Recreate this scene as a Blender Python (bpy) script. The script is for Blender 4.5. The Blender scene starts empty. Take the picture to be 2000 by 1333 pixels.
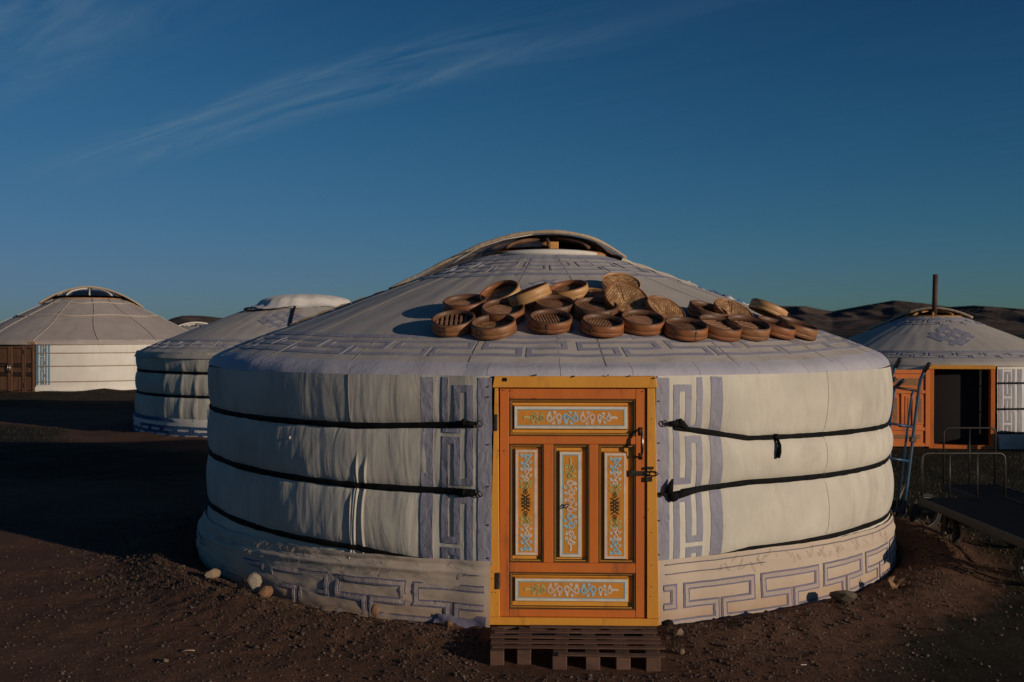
import bpy, bmesh, math, random
import numpy as np
from mathutils import Vector, Matrix, Euler
R_ = math.radians
random.seed(7)
rng = np.random.default_rng(11)
S = bpy.context.scene
COL = S.collection

# ------------------------------------------------------------------ camera
cd = bpy.data.cameras.new('camera'); cam = bpy.data.objects.new('camera', cd); COL.objects.link(cam)
cam.location = (0, 0, 1.75)
cam.rotation_euler = (R_(90 - 0.47), 0, 0)
cd.sensor_width = 36; cd.lens = 36.16; cd.clip_start = .1; cd.clip_end = 20000
cd.dof.use_dof = True; cd.dof.focus_distance = 6.6; cd.dof.aperture_fstop = 5.0
S.camera = cam
# ------------------------------------------------------------------ sun, sky, exposure
SUN_EL, SUN_ROT = 12.0, 127.5          # sun low behind the camera's right shoulder
sd = bpy.data.lights.new('sun', 'SUN'); sun = bpy.data.objects.new('sun', sd); COL.objects.link(sun)
sd.energy = 2.55; sd.angle = R_(.5); sd.color = (1, .83, .65)
az = R_(SUN_ROT); sv = Vector((math.sin(az)*math.cos(R_(SUN_EL)), math.cos(az)*math.cos(R_(SUN_EL)), math.sin(R_(SUN_EL))))
sun.rotation_euler = sv.to_track_quat('Z', 'Y').to_euler()
S.view_settings.view_transform = 'Standard'; S.view_settings.look = 'None'
S.view_settings.exposure = 0; S.view_settings.gamma = 1; S.view_settings.use_curve_mapping = False

W = bpy.data.worlds.new('World'); S.world = W; W.use_nodes = True
wn = W.node_tree.nodes; wl = W.node_tree.links; wn.clear()
def WN(t, **k):
    n = wn.new(t)
    for a, b in k.items(): setattr(n, a, b)
    return n
def wmath(op, a, b=None, c=None):
    n = WN('ShaderNodeMath', operation=op)
    for i, v in enumerate((a, b, c)):
        if v is None: continue
        if isinstance(v, (int, float)): n.inputs[i].default_value = v
        else: wl.new(v, n.inputs[i])
    return n.outputs[0]
sky = WN('ShaderNodeTexSky', sky_type='NISHITA', sun_disc=False, sun_elevation=R_(SUN_EL), sun_rotation=R_(SUN_ROT),
         altitude=1300, air_density=1.0, dust_density=1.0, ozone_density=4.0)
gam = WN('ShaderNodeGamma'); gam.inputs[1].default_value = 1.9; wl.new(sky.outputs[0], gam.inputs[0])   # deep, contrasty blue as exposed in the photograph
def vmath(op, a, b):
    n = WN('ShaderNodeVectorMath', operation=op)
    for i, v in enumerate((a, b)):
        if isinstance(v, tuple): n.inputs[i].default_value = v
        else: wl.new(v, n.inputs[i])
    return n.outputs[0]
SKY_A, SKY_K = (.37, .58, .42), (3.3, 4.6, 9.0)
sx = vmath('MULTIPLY', gam.outputs[0], SKY_A)
sx = vmath('DIVIDE', sx, vmath('ADD', vmath('DIVIDE', sx, SKY_K), (1, 1, 1)))      # soft shoulder near the horizon
tc = WN('ShaderNodeTexCoord'); sep = WN('ShaderNodeSeparateXYZ'); wl.new(tc.outputs['Generated'], sep.inputs[0])
zc = wmath('MAXIMUM', sep.outputs[2], .02)
cx = wmath('DIVIDE', sep.outputs[0], zc); cy = wmath('DIVIDE', sep.outputs[1], zc)     # cloud plane
cw = wmath('ADD', wmath('MULTIPLY', cx, .73), wmath('MULTIPLY', cy, .68))              # across the streaks
ct = wmath('ADD', wmath('MULTIPLY', cx, .68), wmath('MULTIPLY', cy, -.73))             # along the streaks
cmb = WN('ShaderNodeCombineXYZ'); wl.new(wmath('MULTIPLY', cw, 2.6), cmb.inputs[0]); wl.new(wmath('MULTIPLY', ct, .42), cmb.inputs[1])
nz = WN('ShaderNodeTexNoise'); nz.inputs['Scale'].default_value = 1.15; nz.inputs['Detail'].default_value = 9; nz.inputs['Roughness'].default_value = .62
nz.inputs['Distortion'].default_value = 2.1
wl.new(cmb.outputs[0], nz.inputs['Vector'])
cmb2 = WN('ShaderNodeCombineXYZ'); wl.new(wmath('MULTIPLY', cw, .8), cmb2.inputs[0]); wl.new(wmath('MULTIPLY', ct, .25), cmb2.inputs[1]); cmb2.inputs[2].default_value = 4.7
nz2 = WN('ShaderNodeTexNoise'); nz2.inputs['Scale'].default_value = 1.0; nz2.inputs['Detail'].default_value = 3; wl.new(cmb2.outputs[0], nz2.inputs['Vector'])
def gauss(v, m, s):
    d = wmath('DIVIDE', wmath('SUBTRACT', v, m), s)
    return wmath('EXPONENT', wmath('MULTIPLY', wmath('MULTIPLY', d, d), -1))
wob = wmath('MULTIPLY', wmath('SUBTRACT', nz2.outputs[0], .5), .9)
cwb = wmath('ADD', cw, wob)
streak = wmath('ADD', wmath('ADD', gauss(cwb, 2.24, .12), gauss(cwb, 2.52, .13)), wmath('MULTIPLY', gauss(cwb, 1.05, .3), .8))
fade = WN('ShaderNodeMapRange'); fade.interpolation_type = 'SMOOTHSTEP'; fade.inputs[1].default_value = -3.6; fade.inputs[2].default_value = -1.9; fade.inputs[3].default_value = 1; fade.inputs[4].default_value = .12; wl.new(ct, fade.inputs[0])
fade2 = WN('ShaderNodeMapRange'); fade2.interpolation_type = 'SMOOTHSTEP'; fade2.inputs[1].default_value = -8; fade2.inputs[2].default_value = -4.2; wl.new(ct, fade2.inputs[0])
streak = wmath('MULTIPLY', wmath('MULTIPLY', streak, fade.outputs[0]), fade2.outputs[0])
streak = wmath('ADD', streak, .05)
mr = WN('ShaderNodeMapRange'); mr.inputs[1].default_value = .34; mr.inputs[2].default_value = .74; wl.new(nz.outputs[0], mr.inputs[0])
fac = wmath('MULTIPLY', wmath('MULTIPLY', streak, mr.outputs[0]), .50)
fac = wmath('MULTIPLY', fac, wmath('GREATER_THAN', sep.outputs[2], .02))
fac = wmath('MINIMUM', fac, .8)
cm = WN('ShaderNodeMix', data_type='RGBA', blend_type='MIX'); wl.new(fac, cm.inputs[0]); wl.new(sx, cm.inputs[6])
cm.inputs[7].default_value = (2.6, 4.2, 5.6, 1)
bg = WN('ShaderNodeBackground'); bg.inputs[1].default_value = .05; wl.new(cm.outputs[2], bg.inputs[0])
wo = WN('ShaderNodeOutputWorld'); wl.new(bg.outputs[0], wo.inputs[0])

# ------------------------------------------------------------------ helpers
def h2(ix, iy, s):
    v = np.sin(ix*127.1 + iy*311.7 + s*74.7)*43758.5453
    return v - np.floor(v)
def vn(x, y, s=0):
    x = np.asarray(x, float); y = np.asarray(y, float)
    ix = np.floor(x); iy = np.floor(y); fx = x-ix; fy = y-iy
    fx = fx*fx*(3-2*fx); fy = fy*fy*(3-2*fy)
    a = h2(ix, iy, s); b = h2(ix+1, iy, s); c = h2(ix, iy+1, s); d = h2(ix+1, iy+1, s)
    return (a+(b-a)*fx)*(1-fy) + (c+(d-c)*fx)*fy
def fbm(x, y, o=4, s=0):
    t = 0; a = .5
    for i in range(o):
        t = t + a*(vn(x*2**i+i*17.3, y*2**i+i*9.1, s+i)-.5); a *= .5
    return t
def sm(a, b, x): 
    t = np.clip((np.asarray(x, float)-a)/(b-a), 0, 1); return t*t*(3-2*t)

def mkmesh(name, V, Fc, smooth=True, mats=None, midx=None):
    me = bpy.data.meshes.new(name)
    me.from_pydata([tuple(map(float, v)) for v in V], [], Fc)
    if smooth: me.polygons.foreach_set('use_smooth', [True]*len(me.polygons))
    for m in (mats or []): me.materials.append(m)
    if midx is not None: me.polygons.foreach_set('material_index', midx)
    me.update(); return me
def link(name, me, parent=None, loc=None, rot=None, mat=None):
    o = bpy.data.objects.new(name, me); COL.objects.link(o)
    if parent is not None: o.parent = parent
    if loc is not None: o.location = loc
    if rot is not None: o.rotation_euler = rot
    if mat is not None and me is not None and not me.materials: me.materials.append(mat)
    return o
def empty(name, loc=(0, 0, 0), rot=(0, 0, 0), label=None, cat=None, group=None):
    o = bpy.data.objects.new(name, None); COL.objects.link(o); o.location = loc; o.rotation_euler = rot
    o.empty_display_size = .2
    if label: o['label'] = label
    if cat: o['category'] = cat
    if group: o['group'] = group
    return o
def tag(o, label, cat, group=None):
    o['label'] = label; o['category'] = cat
    if group: o['group'] = group
    return o

class MB:
    def __init__(s): s.v = []; s.f = []
    def add(s, V, Fc):
        n = len(s.v); s.v += [tuple(map(float, p)) for p in V]; s.f += [tuple(i+n for i in q) for q in Fc]; return s
    def box(s, x0, y0, z0, x1, y1, z1, M=None):
        V = [(x0,y0,z0),(x1,y0,z0),(x1,y1,z0),(x0,y1,z0),(x0,y0,z1),(x1,y0,z1),(x1,y1,z1),(x0,y1,z1)]
        if M is not None: V = [M @ Vector(p) for p in V]
        return s.add(V, [(0,3,2,1),(4,5,6,7),(0,1,5,4),(1,2,6,5),(2,3,7,6),(3,0,4,7)])
    def tube(s, pts, r, n=8, cap=True, flat=1.0):
        pts = [Vector(p) for p in pts]; m = len(pts)
        rr = r if isinstance(r, (list, tuple, np.ndarray)) else [r]*m
        V = []; up = None
        for i, p in enumerate(pts):
            t = (pts[min(i+1, m-1)]-pts[max(i-1, 0)]).normalized()
            if up is None:
                up = Vector((0, 0, 1)) if abs(t.z) < .9 else Vector((1, 0, 0))
            a = t.cross(up); 
            if a.length < 1e-6: a = t.orthogonal()
            a.normalize(); b = a.cross(t).normalized(); up = b
            for k in range(n):
                q = 2*math.pi*k/n
                V.append(p + (a*math.cos(q)*flat + b*math.sin(q))*rr[i])
        Fc = [(i*n+k, i*n+(k+1) % n, (i+1)*n+(k+1) % n, (i+1)*n+k) for i in range(m-1) for k in range(n)]
        if cap: Fc += [tuple(range(n))[::-1], tuple(range((m-1)*n, m*n))]
        return s.add(V, Fc)
    def lathe(s, prof, n=32, closed=False, M=None, a0=0, a1=2*math.pi):
        full = abs(a1-a0-2*math.pi) < 1e-6; m = len(prof); V = []
        na = n if full else n+1
        for k in range(na):
            q = a0+(a1-a0)*k/n
            for (r, z) in prof: V.append((r*math.cos(q), r*math.sin(q), z))
        if M is not None: V = [M @ Vector(p) for p in V]
        Fc = []
        for k in range(n):
            k2 = (k+1) % na
            for j in range(m if closed else m-1):
                j2 = (j+1) % m
                Fc.append((k*m+j, k2*m+j, k2*m+j2, k*m+j2))
        return s.add(V, Fc)
    def mesh(s, name='mesh', smooth=False, bev=0, mat=None):
        me = mkmesh(name, s.v, s.f, smooth, [mat] if mat else None)
        if bev:
            bm = bmesh.new(); bm.from_mesh(me)
            bmesh.ops.bevel(bm, geom=bm.edges[:], offset=bev, segments=1, affect='EDGES', clamp_overlap=True)
            bm.to_mesh(me); bm.free()
        return me

def fit_normals(me):
    bm = bmesh.new(); bm.from_mesh(me); bmesh.ops.recalc_face_normals(bm, faces=bm.faces); bm.to_mesh(me); bm.free(); return me

def region(name, rects, surf, off, step, parent, mat, smooth=True, wob=0, hole=None):
    """cloth patch: union of (u0,v0,u1,v1) rectangles laid on surf(u,v,off), with turned-down edges"""
    def brk(vals):
        vals = sorted(set(round(v, 5) for v in vals)); out = []
        for a, b in zip(vals[:-1], vals[1:]):
            n = max(1, int(math.ceil((b-a)/step))); out += [a+(b-a)*i/n for i in range(n)]
        return out+[vals[-1]]
    us = brk([r[0] for r in rects]+[r[2] for r in rects]); vs = brk([r[1] for r in rects]+[r[3] for r in rects])
    idx = {}; U = []; Vv = []; Fc = []; E = {}
    def gi(i, j):
        if (i, j) not in idx: idx[(i, j)] = len(U); U.append(us[i]); Vv.append(vs[j])
        return idx[(i, j)]
    for i in range(len(us)-1):
        uc = (us[i]+us[i+1])/2
        rr = [r for r in rects if r[0] <= uc <= r[2]]
        if not rr: continue
        for j in range(len(vs)-1):
            vc = (vs[j]+vs[j+1])/2
            if any(r[1] <= vc <= r[3] for r in rr) and not (hole and hole(uc, vc)):
                q = (gi(i, j), gi(i+1, j), gi(i+1, j+1), gi(i, j+1)); Fc.append(q)
                for a, b in zip(q, q[1:]+q[:1]):
                    if (b, a) in E: del E[(b, a)]
                    else: E[(a, b)] = 1
    U = np.array(U); Vv = np.array(Vv)
    Uw = U; Vw = Vv
    if wob:
        Uw = U+wob*2*fbm(U*25+3, Vv*25, 2, 5); Vw = Vv+wob*2*fbm(U*25, Vv*25+9, 2, 8)
    P = surf(Uw, Vw, off); P0 = surf(Uw, Vw, off*.0-.002)
    bv = {}; V = [tuple(p) for p in P]
    for (a, b) in E:
        for k in (a, b):
            if k not in bv: bv[k] = len(V); V.append(tuple(P[k])); V.append(tuple(P0[k]))
        Fc.append((bv[b], bv[a], bv[a]+1, bv[b]+1))
    me = mkmesh(name, V, Fc, smooth)
    return link(name, me, parent, mat=mat)

def seg_rects(path, w):
    out = []
    for (a, b) in zip(path[:-1], path[1:]):
        out.append((min(a[0], b[0])-w/2, min(a[1], b[1])-w/2, max(a[0], b[0])+w/2, max(a[1], b[1])+w/2))
    return out
def meander(u0, P, T, M, B, n, w):
    """running key pattern, one list of rectangles per period (u along, v across)"""
    out = []
    for k in range(n):
        a = u0+k*P
        path = [(a, T), (a+.90*P, T), (a+.90*P, M), (a+.53*P, M), (a+.53*P, B), (a+1.43*P, B), (a+1.43*P, M), (a+1.0*P+w*0, M)]
        path2 = path[:-1] + [(a+1.06*P, M)]
        out.append(seg_rects([(a+.06*P, T)]+path[1:-1]+[(a+1.06*P, M), (a+1.06*P, T)], w))
    return out

# ------------------------------------------------------------------ materials
def newmat(name):
    m = bpy.data.materials.new(name); m.use_nodes = True; nt = m.node_tree
    return m, nt, nt.nodes['Principled BSDF'], nt.nodes, nt.links
def simple(name, c, rough=.7, c2=None, nscale=6, bump=.2, bscale=60, bdist=.002, metal=0, stretch=(1, 1, 1), detail=5, spec=.5,
           lo=.35, hi=.7, wear=None, wscale=9, wlo=.62, whi=.7, coat=0):
    m, nt, b, N, L = newmat(name)
    tc = N.new('ShaderNodeTexCoord'); mp = N.new('ShaderNodeMapping'); mp.inputs['Scale'].default_value = stretch
    L.new(tc.outputs['Object'], mp.inputs[0])
    b.inputs['Roughness'].default_value = rough; b.inputs['Metallic'].default_value = metal
    b.inputs['Specular IOR Level'].default_value = spec
    base = None
    if c2 is not None:
        n = N.new('ShaderNodeTexNoise'); n.inputs['Scale'].default_value = nscale; n.inputs['Detail'].default_value = detail
        n.inputs['Roughness'].default_value = .6
        L.new(mp.outputs[0], n.inputs['Vector'])
        r = N.new('ShaderNodeMapRange'); r.inputs[1].default_value = lo; r.inputs[2].default_value = hi; L.new(n.outputs[0], r.inputs[0])
        x = N.new('ShaderNodeMix'); x.data_type = 'RGBA'; L.new(r.outputs[0], x.inputs[0])
        x.inputs[6].default_value = (*c, 1); x.inputs[7].default_value = (*c2, 1); base = x.outputs[2]
    if wear is not None:
        n = N.new('ShaderNodeTexNoise'); n.inputs['Scale'].default_value = wscale; n.inputs['Detail'].default_value = 8
        n.inputs['Roughness'].default_value = .65; L.new(mp.outputs[0], n.inputs['Vector'])
        r = N.new('ShaderNodeMapRange'); r.inputs[1].default_value = wlo; r.inputs[2].default_value = whi; L.new(n.outputs[0], r.inputs[0])
        x = N.new('ShaderNodeMix'); x.data_type = 'RGBA'; L.new(r.outputs[0], x.inputs[0])
        if base is not None: L.new(base, x.inputs[6])
        else: x.inputs[6].default_value = (*c, 1)
        x.inputs[7].default_value = (*wear, 1); base = x.outputs[2]
    if base is not None: L.new(base, b.inputs['Base Color'])
    else: b.inputs['Base Color'].default_value = (*c, 1)
    if bump:
        n = N.new('ShaderNodeTexNoise'); n.inputs['Scale'].default_value = bscale; n.inputs['Detail'].default_value = 4
        L.new(mp.outputs[0], n.inputs['Vector'])
        bp = N.new('ShaderNodeBump'); bp.inputs['Strength'].default_value = bump; bp.inputs['Distance'].default_value = bdist
        L.new(n.outputs[0], bp.inputs['Height']); L.new(bp.outputs[0], b.inputs['Normal'])
    m['ok'] = 1
    return m

def cloth(name, c, c2, stain=(.30, .25, .19), stain_amt=.5, ground_dirt=None, crease=.35, cre_stretch=(1, 1, .25), cre_scale=9, weave=.15, rough=.85, streak=.25):
    """canvas: faded patches, stains, long creases and a fine weave"""
    m, nt, b, N, L = newmat(name)
    b.inputs['Roughness'].default_value = rough; b.inputs['Specular IOR Level'].default_value = .25
    b.inputs['Sheen Weight'].default_value = .05
    tc = N.new('ShaderNodeTexCoord')
    def noise(sc, det, st=(1, 1, 1), ro=.6, dis=0):
        mp = N.new('ShaderNodeMapping'); mp.inputs['Scale'].default_value = st; L.new(tc.outputs['Object'], mp.inputs[0])
        n = N.new('ShaderNodeTexNoise'); n.inputs['Scale'].default_value = sc; n.inputs['Detail'].default_value = det
        n.inputs['Roughness'].default_value = ro; n.inputs['Distortion'].default_value = dis; L.new(mp.outputs[0], n.inputs['Vector']); return n.outputs[0]
    def rng_(v, a, c_, o0=0, o1=1):
        r = N.new('ShaderNodeMapRange'); r.inputs[1].default_value = a; r.inputs[2].default_value = c_
        r.inputs[3].default_value = o0; r.inputs[4].default_value = o1; L.new(v, r.inputs[0]); return r.outputs[0]
    def mix(f, a, c_):
        x = N.new('ShaderNodeMix'); x.data_type = 'RGBA'
        L.new(f, x.inputs[0]) if not isinstance(f, float) else setattr(x.inputs[0], 'default_value', f)
        if isinstance(a, tuple): x.inputs[6].default_value = (*a, 1)
        else: L.new(a, x.inputs[6])
        x.inputs[7].default_value = (*c_, 1); return x.outputs[2]
    base = mix(rng_(noise(1.7, 6), .35, .68), c, c2)
    base = mix(rng_(noise(3.2, 9, (1, 1, .6), .7), .52, .85, 0, stain_amt), base, stain)
    base = mix(rng_(noise(9, 5, (1, 1, .08)), .55, .8, 0, streak), base, stain)
    if ground_dirt is not None:
        s_ = N.new('ShaderNodeSeparateXYZ'); L.new(tc.outputs['Object'], s_.inputs[0])
        f = rng_(s_.outputs[2], ground_dirt[1], -.02, 0, ground_dirt[2])
        mm = N.new('ShaderNodeMath'); mm.operation = 'MULTIPLY'; L.new(f, mm.inputs[0]); L.new(rng_(noise(5, 6), .25, .6, .35, 1), mm.inputs[1])
        base = mix(mm.outputs[0], base, ground_dirt[0])
    L.new(base, b.inputs['Base Color'])
    b1 = N.new('ShaderNodeBump'); b1.inputs['Strength'].default_value = crease; b1.inputs['Distance'].default_value = .02
    L.new(noise(cre_scale, 5, cre_stretch, .5, .6), b1.inputs['Height'])
    b2 = N.new('ShaderNodeBump'); b2.inputs['Strength'].default_value = weave; b2.inputs['Distance'].default_value = .002
    L.new(noise(140, 3), b2.inputs['Height']); L.new(b1.outputs[0], b2.inputs['Normal']); L.new(b2.outputs[0], b.inputs['Normal'])
    return m

CREAM = cloth('cream_canvas', (.68, .63, .52), (.52, .475, .395), stain=(.30, .25, .19), crease=.5, stain_amt=.65, streak=.5, weave=.3)
ROOFC = cloth('roof_canvas', (.49, .44, .38), (.41, .37, .33), stain=(.24, .21, .18), stain_amt=.4, crease=.10, cre_stretch=(1, 1, 1), cre_scale=4, streak=.15)
ROOFL = cloth('roof_band_canvas', (.54, .48, .42), (.45, .40, .35), stain=(.20, .17, .14), stain_amt=.7, crease=.2, cre_stretch=(1, 1, 1), cre_scale=7)
PURP = cloth('faded_purple_cloth', (.27, .265, .325), (.34, .33, .37), stain=(.18, .17, .22), stain_amt=.4, crease=.55, cre_stretch=(1.2, 1.2, .7), cre_scale=16, rough=.6, streak=0)
VALC = cloth('valance_cloth', (.44, .425, .475), (.51, .485, .515), stain=(.28, .26, .27), stain_amt=.5, crease=.3, cre_stretch=(1, 1, 1), cre_scale=11, rough=.65, streak=.2)
VIOL = cloth('roof_purple_cloth', (.275, .27, .32), (.37, .355, .39), stain=(.22, .20, .25), stain_amt=.4, crease=.3, cre_stretch=(1, 1, 1), cre_scale=11, rough=.65, streak=0)
SKIRT = cloth('dusty_skirt_canvas', (.58, .47, .36), (.54, .44, .34), stain=(.33, .22, .14), stain_amt=.4, ground_dirt=((.40, .22, .11), .22, .7), crease=.4, cre_stretch=(.5, .5, 1.3), cre_scale=9, streak=0)
SKPUR = cloth('skirt_purple_cloth', (.15, .135, .19), (.23, .20, .26), stain=(.26, .20, .19), stain_amt=.6, crease=.4, cre_stretch=(1, 1, 1), cre_scale=15, rough=.7, streak=0)
SKIN2 = cloth('skirt_inner_cloth', (.50, .41, .33), (.38, .31, .29), stain=(.30, .22, .16), stain_amt=.5, crease=.4, cre_stretch=(1, 1, 1), cre_scale=15, streak=0)
WHITEC = cloth('white_canvas', (.74, .70, .62), (.66, .61, .53), stain_amt=.15, crease=.15)
WHITE2 = cloth('fresh_white_canvas', (.80, .74, .66), (.72, .66, .58), stain_amt=.1, crease=.6, cre_stretch=(1, 1, 1), cre_scale=6, streak=0)
ROOFA = cloth('tarpaulin_roof', (.36, .31, .28), (.43, .37, .33), stain=(.24, .20, .18), stain_amt=.5, crease=.8, cre_stretch=(1, 1, 1), cre_scale=2.5)
BLUEC = cloth('blue_cloth', (.035, .09, .20), (.05, .11, .22), stain=(.03, .05, .1), crease=.2, streak=0)
TEALC = cloth('teal_cloth', (.10, .20, .28), (.13, .24, .31), stain=(.08, .14, .19), crease=.2, streak=0)
EDGE = cloth('rolled_hem_felt', (.52, .40, .27), (.42, .32, .22), stain=(.22, .16, .11), stain_amt=.7, crease=.5, cre_stretch=(1, 1, 1), cre_scale=14)
STRAP = simple('black_strap', (.005, .005, .006), .85, (.013, .012, .011), 12, .4, 180, .001, spec=.15)
ROPE = simple('hemp_rope', (.30, .22, .15), .9, (.22, .15, .1), 20, .5, 200, .002)
PALEROPE = simple('pale_rope', (.55, .48, .40), .9, (.45, .38, .3), 20, .5, 200, .002)
THREAD = simple('loose_thread', (.35, .30, .24), .9)
DTHREAD = simple('dark_seam_thread', (.22, .20, .21), .9)
ORANGE = simple('orange_red_door_paint', (.70, .185, .028), .5, (.56, .145, .026), 3, .5, 30, .002, stretch=(1, 1, .25), wear=(.26, .085, .035), wscale=7, wlo=.56, whi=.76)
OCHRE = simple('ochre_door_paint', (.82, .37, .045), .5, (.70, .29, .038), 3, .5, 30, .002, stretch=(1, 1, .3), wear=(.34, .16, .05), wscale=8, wlo=.56, whi=.76)
FIELD = simple('panel_field_paint', (.76, .30, .036), .5, (.64, .24, .032), 5, .4, 30, .0015, wear=(.34, .14, .04), wscale=9, wlo=.58, whi=.78)
MOULD = simple('dark_moulding', (.085, .045, .016), .5, (.16, .08, .022), 6, .3, 50, .001)
DGAP = simple('black_gap', (.008, .006, .005), .9)
PWHITE = simple('white_ornament_paint', (.80, .76, .64), .5, (.66, .56, .42), 18, .2, 60, .0005)
PPINK = simple('pink_white_paint', (.80, .66, .54), .5, (.66, .48, .34), 20, 0)
PBLUE = simple('blue_ornament_paint', (.20, .38, .46), .5, (.26, .44, .50), 20, 0)
PLBLUE = simple('pale_blue_paint', (.50, .68, .70), .5, (.42, .58, .60), 20, 0)
PYEL = simple('olive_yellow_paint', (.62, .54, .20), .5, (.52, .44, .16), 20, 0)
PTAN = simple('salmon_ornament_paint', (.72, .42, .24), .5)
DOLIVE = simple('dark_olive_paint', (.26, .20, .05), .5); DBLUE = simple('deep_blue_paint', (.06, .14, .20), .5)
PDARK = simple('dark_brown_paint', (.085, .055, .02), .5)
NAILS = simple('rusty_nails', (.04, .025, .015), .6)
IRON = simple('worn_iron', (.07, .06, .05), .42, (.16, .13, .10), 30, .3, 80, .0006, metal=.8)
CHROME = simple('worn_chrome', (.40, .37, .33), .3, (.16, .13, .10), 25, .2, 80, .0005, metal=1)
PALLET = simple('weathered_pallet_wood', (.10, .048, .030), .85, (.15, .078, .050), 7, .9, 60, .005, stretch=(.3, 1, 1), wear=(.045, .024, .016), wscale=9, wlo=.5, whi=.7)
BAMB = [simple('bamboo_brown', (.32, .125, .045), .5, (.19, .068, .027), 9, .3, 70, .001, stretch=(1, 1, 3), wear=(.10, .045, .02), wscale=14, wlo=.58, whi=.8),
        simple('bamboo_dark', (.17, .085, .045), .5, (.11, .052, .028), 9, .3, 70, .001, stretch=(1, 1, 3), wear=(.06, .03, .015), wscale=14, wlo=.58, whi=.8),
        simple('bamboo_honey', (.62, .36, .15), .5, (.46, .24, .09), 9, .3, 70, .001, stretch=(1, 1, 3), wear=(.20, .09, .035), wscale=14, wlo=.60, whi=.8)]
BAMB += [simple('bamboo_reddish', (.38, .145, .048), .5, (.22, .078, .030), 9, .3, 70, .001, stretch=(1, 1, 3), wear=(.12, .05, .022), wscale=14, wlo=.54, whi=.75),
         simple('bamboo_pale_brown', (.38, .175, .072), .5, (.23, .10, .042), 7, .4, 60, .001, stretch=(1, 1, 3), wear=(.10, .045, .02), wscale=10, wlo=.52, whi=.72)]
SLAT = simple('bamboo_slat', (.38, .20, .11), .6, (.22, .11, .06), 12, .2, 70, .001)
def weave_mat():
    m, nt, b, N, L = newmat('woven_bamboo_mat'); b.inputs['Roughness'].default_value = .55
    tc = N.new('ShaderNodeTexCoord'); mp = N.new('ShaderNodeMapping'); mp.inputs['Rotation'].default_value = (0, 0, .78); L.new(tc.outputs['Object'], mp.inputs[0])
    br = N.new('ShaderNodeTexBrick'); br.inputs['Scale'].default_value = 17; br.offset = .5; br.inputs['Mortar Size'].default_value = .03
    br.inputs['Color1'].default_value = (.66, .40, .18, 1); br.inputs['Color2'].default_value = (.34, .16, .06, 1); br.inputs['Mortar'].default_value = (.10, .045, .02, 1)
    L.new(mp.outputs[0], br.inputs[0])
    n = N.new('ShaderNodeTexNoise'); n.inputs['Scale'].default_value = 14; n.inputs['Detail'].default_value = 5; L.new(tc.outputs['Object'], n.inputs['Vector'])
    r = N.new('ShaderNodeMapRange'); r.inputs[1].default_value = .45; r.inputs[2].default_value = .8; L.new(n.outputs[0], r.inputs[0])
    x = N.new('ShaderNodeMix'); x.data_type = 'RGBA'; L.new(r.outputs[0], x.inputs[0]); L.new(br.outputs[0], x.inputs[6]); x.inputs[7].default_value = (.17, .075, .03, 1)
    L.new(x.outputs[2], b.inputs['Base Color'])
    bp = N.new('ShaderNodeBump'); bp.inputs['Strength'].default_value = .6; bp.inputs['Distance'].default_value = .003; L.new(br.outputs[0], bp.inputs['Height']); L.new(bp.outputs[0], b.inputs['Normal'])
    return m
WEAVE = weave_mat()
CROWNW = simple('crown_wood', (.50, .24, .07), .6, (.35, .15, .05), 8, .3, 50, .001)
DARKIN = simple('yurt_interior_shade', (.012, .010, .009), .95)  # near black: the shade inside the yurts is put into this colour
def glass(name, c, rough, alpha):
    m, nt, b, N, L = newmat(name); b.inputs['Base Color'].default_value = (*c, 1); b.inputs['Roughness'].default_value = rough
    b.inputs['Alpha'].default_value = alpha
    n = N.new('ShaderNodeTexNoise'); n.inputs['Scale'].default_value = 9; n.inputs['Detail'].default_value = 4
    bp = N.new('ShaderNodeBump'); bp.inputs['Strength'].default_value = .5; bp.inputs['Distance'].default_value = .02
    L.new(n.outputs[0], bp.inputs['Height']); L.new(bp.outputs[0], b.inputs['Normal']); return m
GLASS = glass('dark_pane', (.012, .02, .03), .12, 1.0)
PLAST = glass('cloudy_plastic_film', (.35, .32, .30), .22, .38)
OLDWOOD = simple('old_brown_wood', (.115, .048, .025), .7, (.20, .10, .05), 5, .6, 30, .004, stretch=(2, 2, .3), wear=(.06, .03, .018), wscale=3)
OLDDARK = simple('dark_brown_wood', (.05, .025, .015), .75, (.03, .016, .01), 6, .4, 30, .003)
BLUEM = simple('blue_painted_tube', (.018, .055, .11), .38, (.03, .08, .14), 14, .1, 60, .0005, wear=(.10, .07, .05), wscale=25, wlo=.62, whi=.72)
BLKM = simple('black_metal', (.012, .012, .013), .5, (.03, .025, .02), 14, .2, 60, .0005)
GREYM = simple('grey_tube', (.085, .08, .072), .5, (.05, .045, .04), 14, .1, 60, .0005, metal=.6)
RUST = simple('rusty_tube', (.42, .34, .24), .5, (.26, .15, .08), 14, .2, 60, .0005)
RUBBER = simple('black_rubber', (.012, .012, .012), .85, (.03, .026, .022), 10, .3, 60, .001)
DECK = simple('dark_blue_deck', (.005, .008, .012), .95, (.009, .011, .014), 6, .3, 40, .001, wear=(.018, .015, .012), wscale=8, spec=.05)
PIPE = simple('rusty_stove_pipe', (.055, .028, .02), .75, (.10, .05, .03), 6, .3, 40, .002)
STONES = [simple('stone_tan', (.42, .30, .19), .9, (.28, .19, .12), 9, .8, 25, .01), simple('stone_pale', (.44, .37, .28), .9, (.32, .26, .18), 9, .8, 25, .01),
          simple('stone_orange', (.38, .20, .10), .9, (.26, .13, .07), 9, .8, 25, .01), simple('stone_grey', (.22, .17, .12), .9, (.13, .10, .07), 9, .9, 18, .015)]
PEB = simple('pebble_mix', (.15, .105, .075), .9, (.07, .045, .033), 3.3, 0, lo=.42, hi=.58)
CLOD = simple('soil_clod', (.085, .050, .034), .95, (.055, .034, .024), 5, .5, 60, .004)
DRY = simple('dry_stalks', (.16, .11, .065), .9, (.08, .055, .035), 2, 0)
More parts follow.
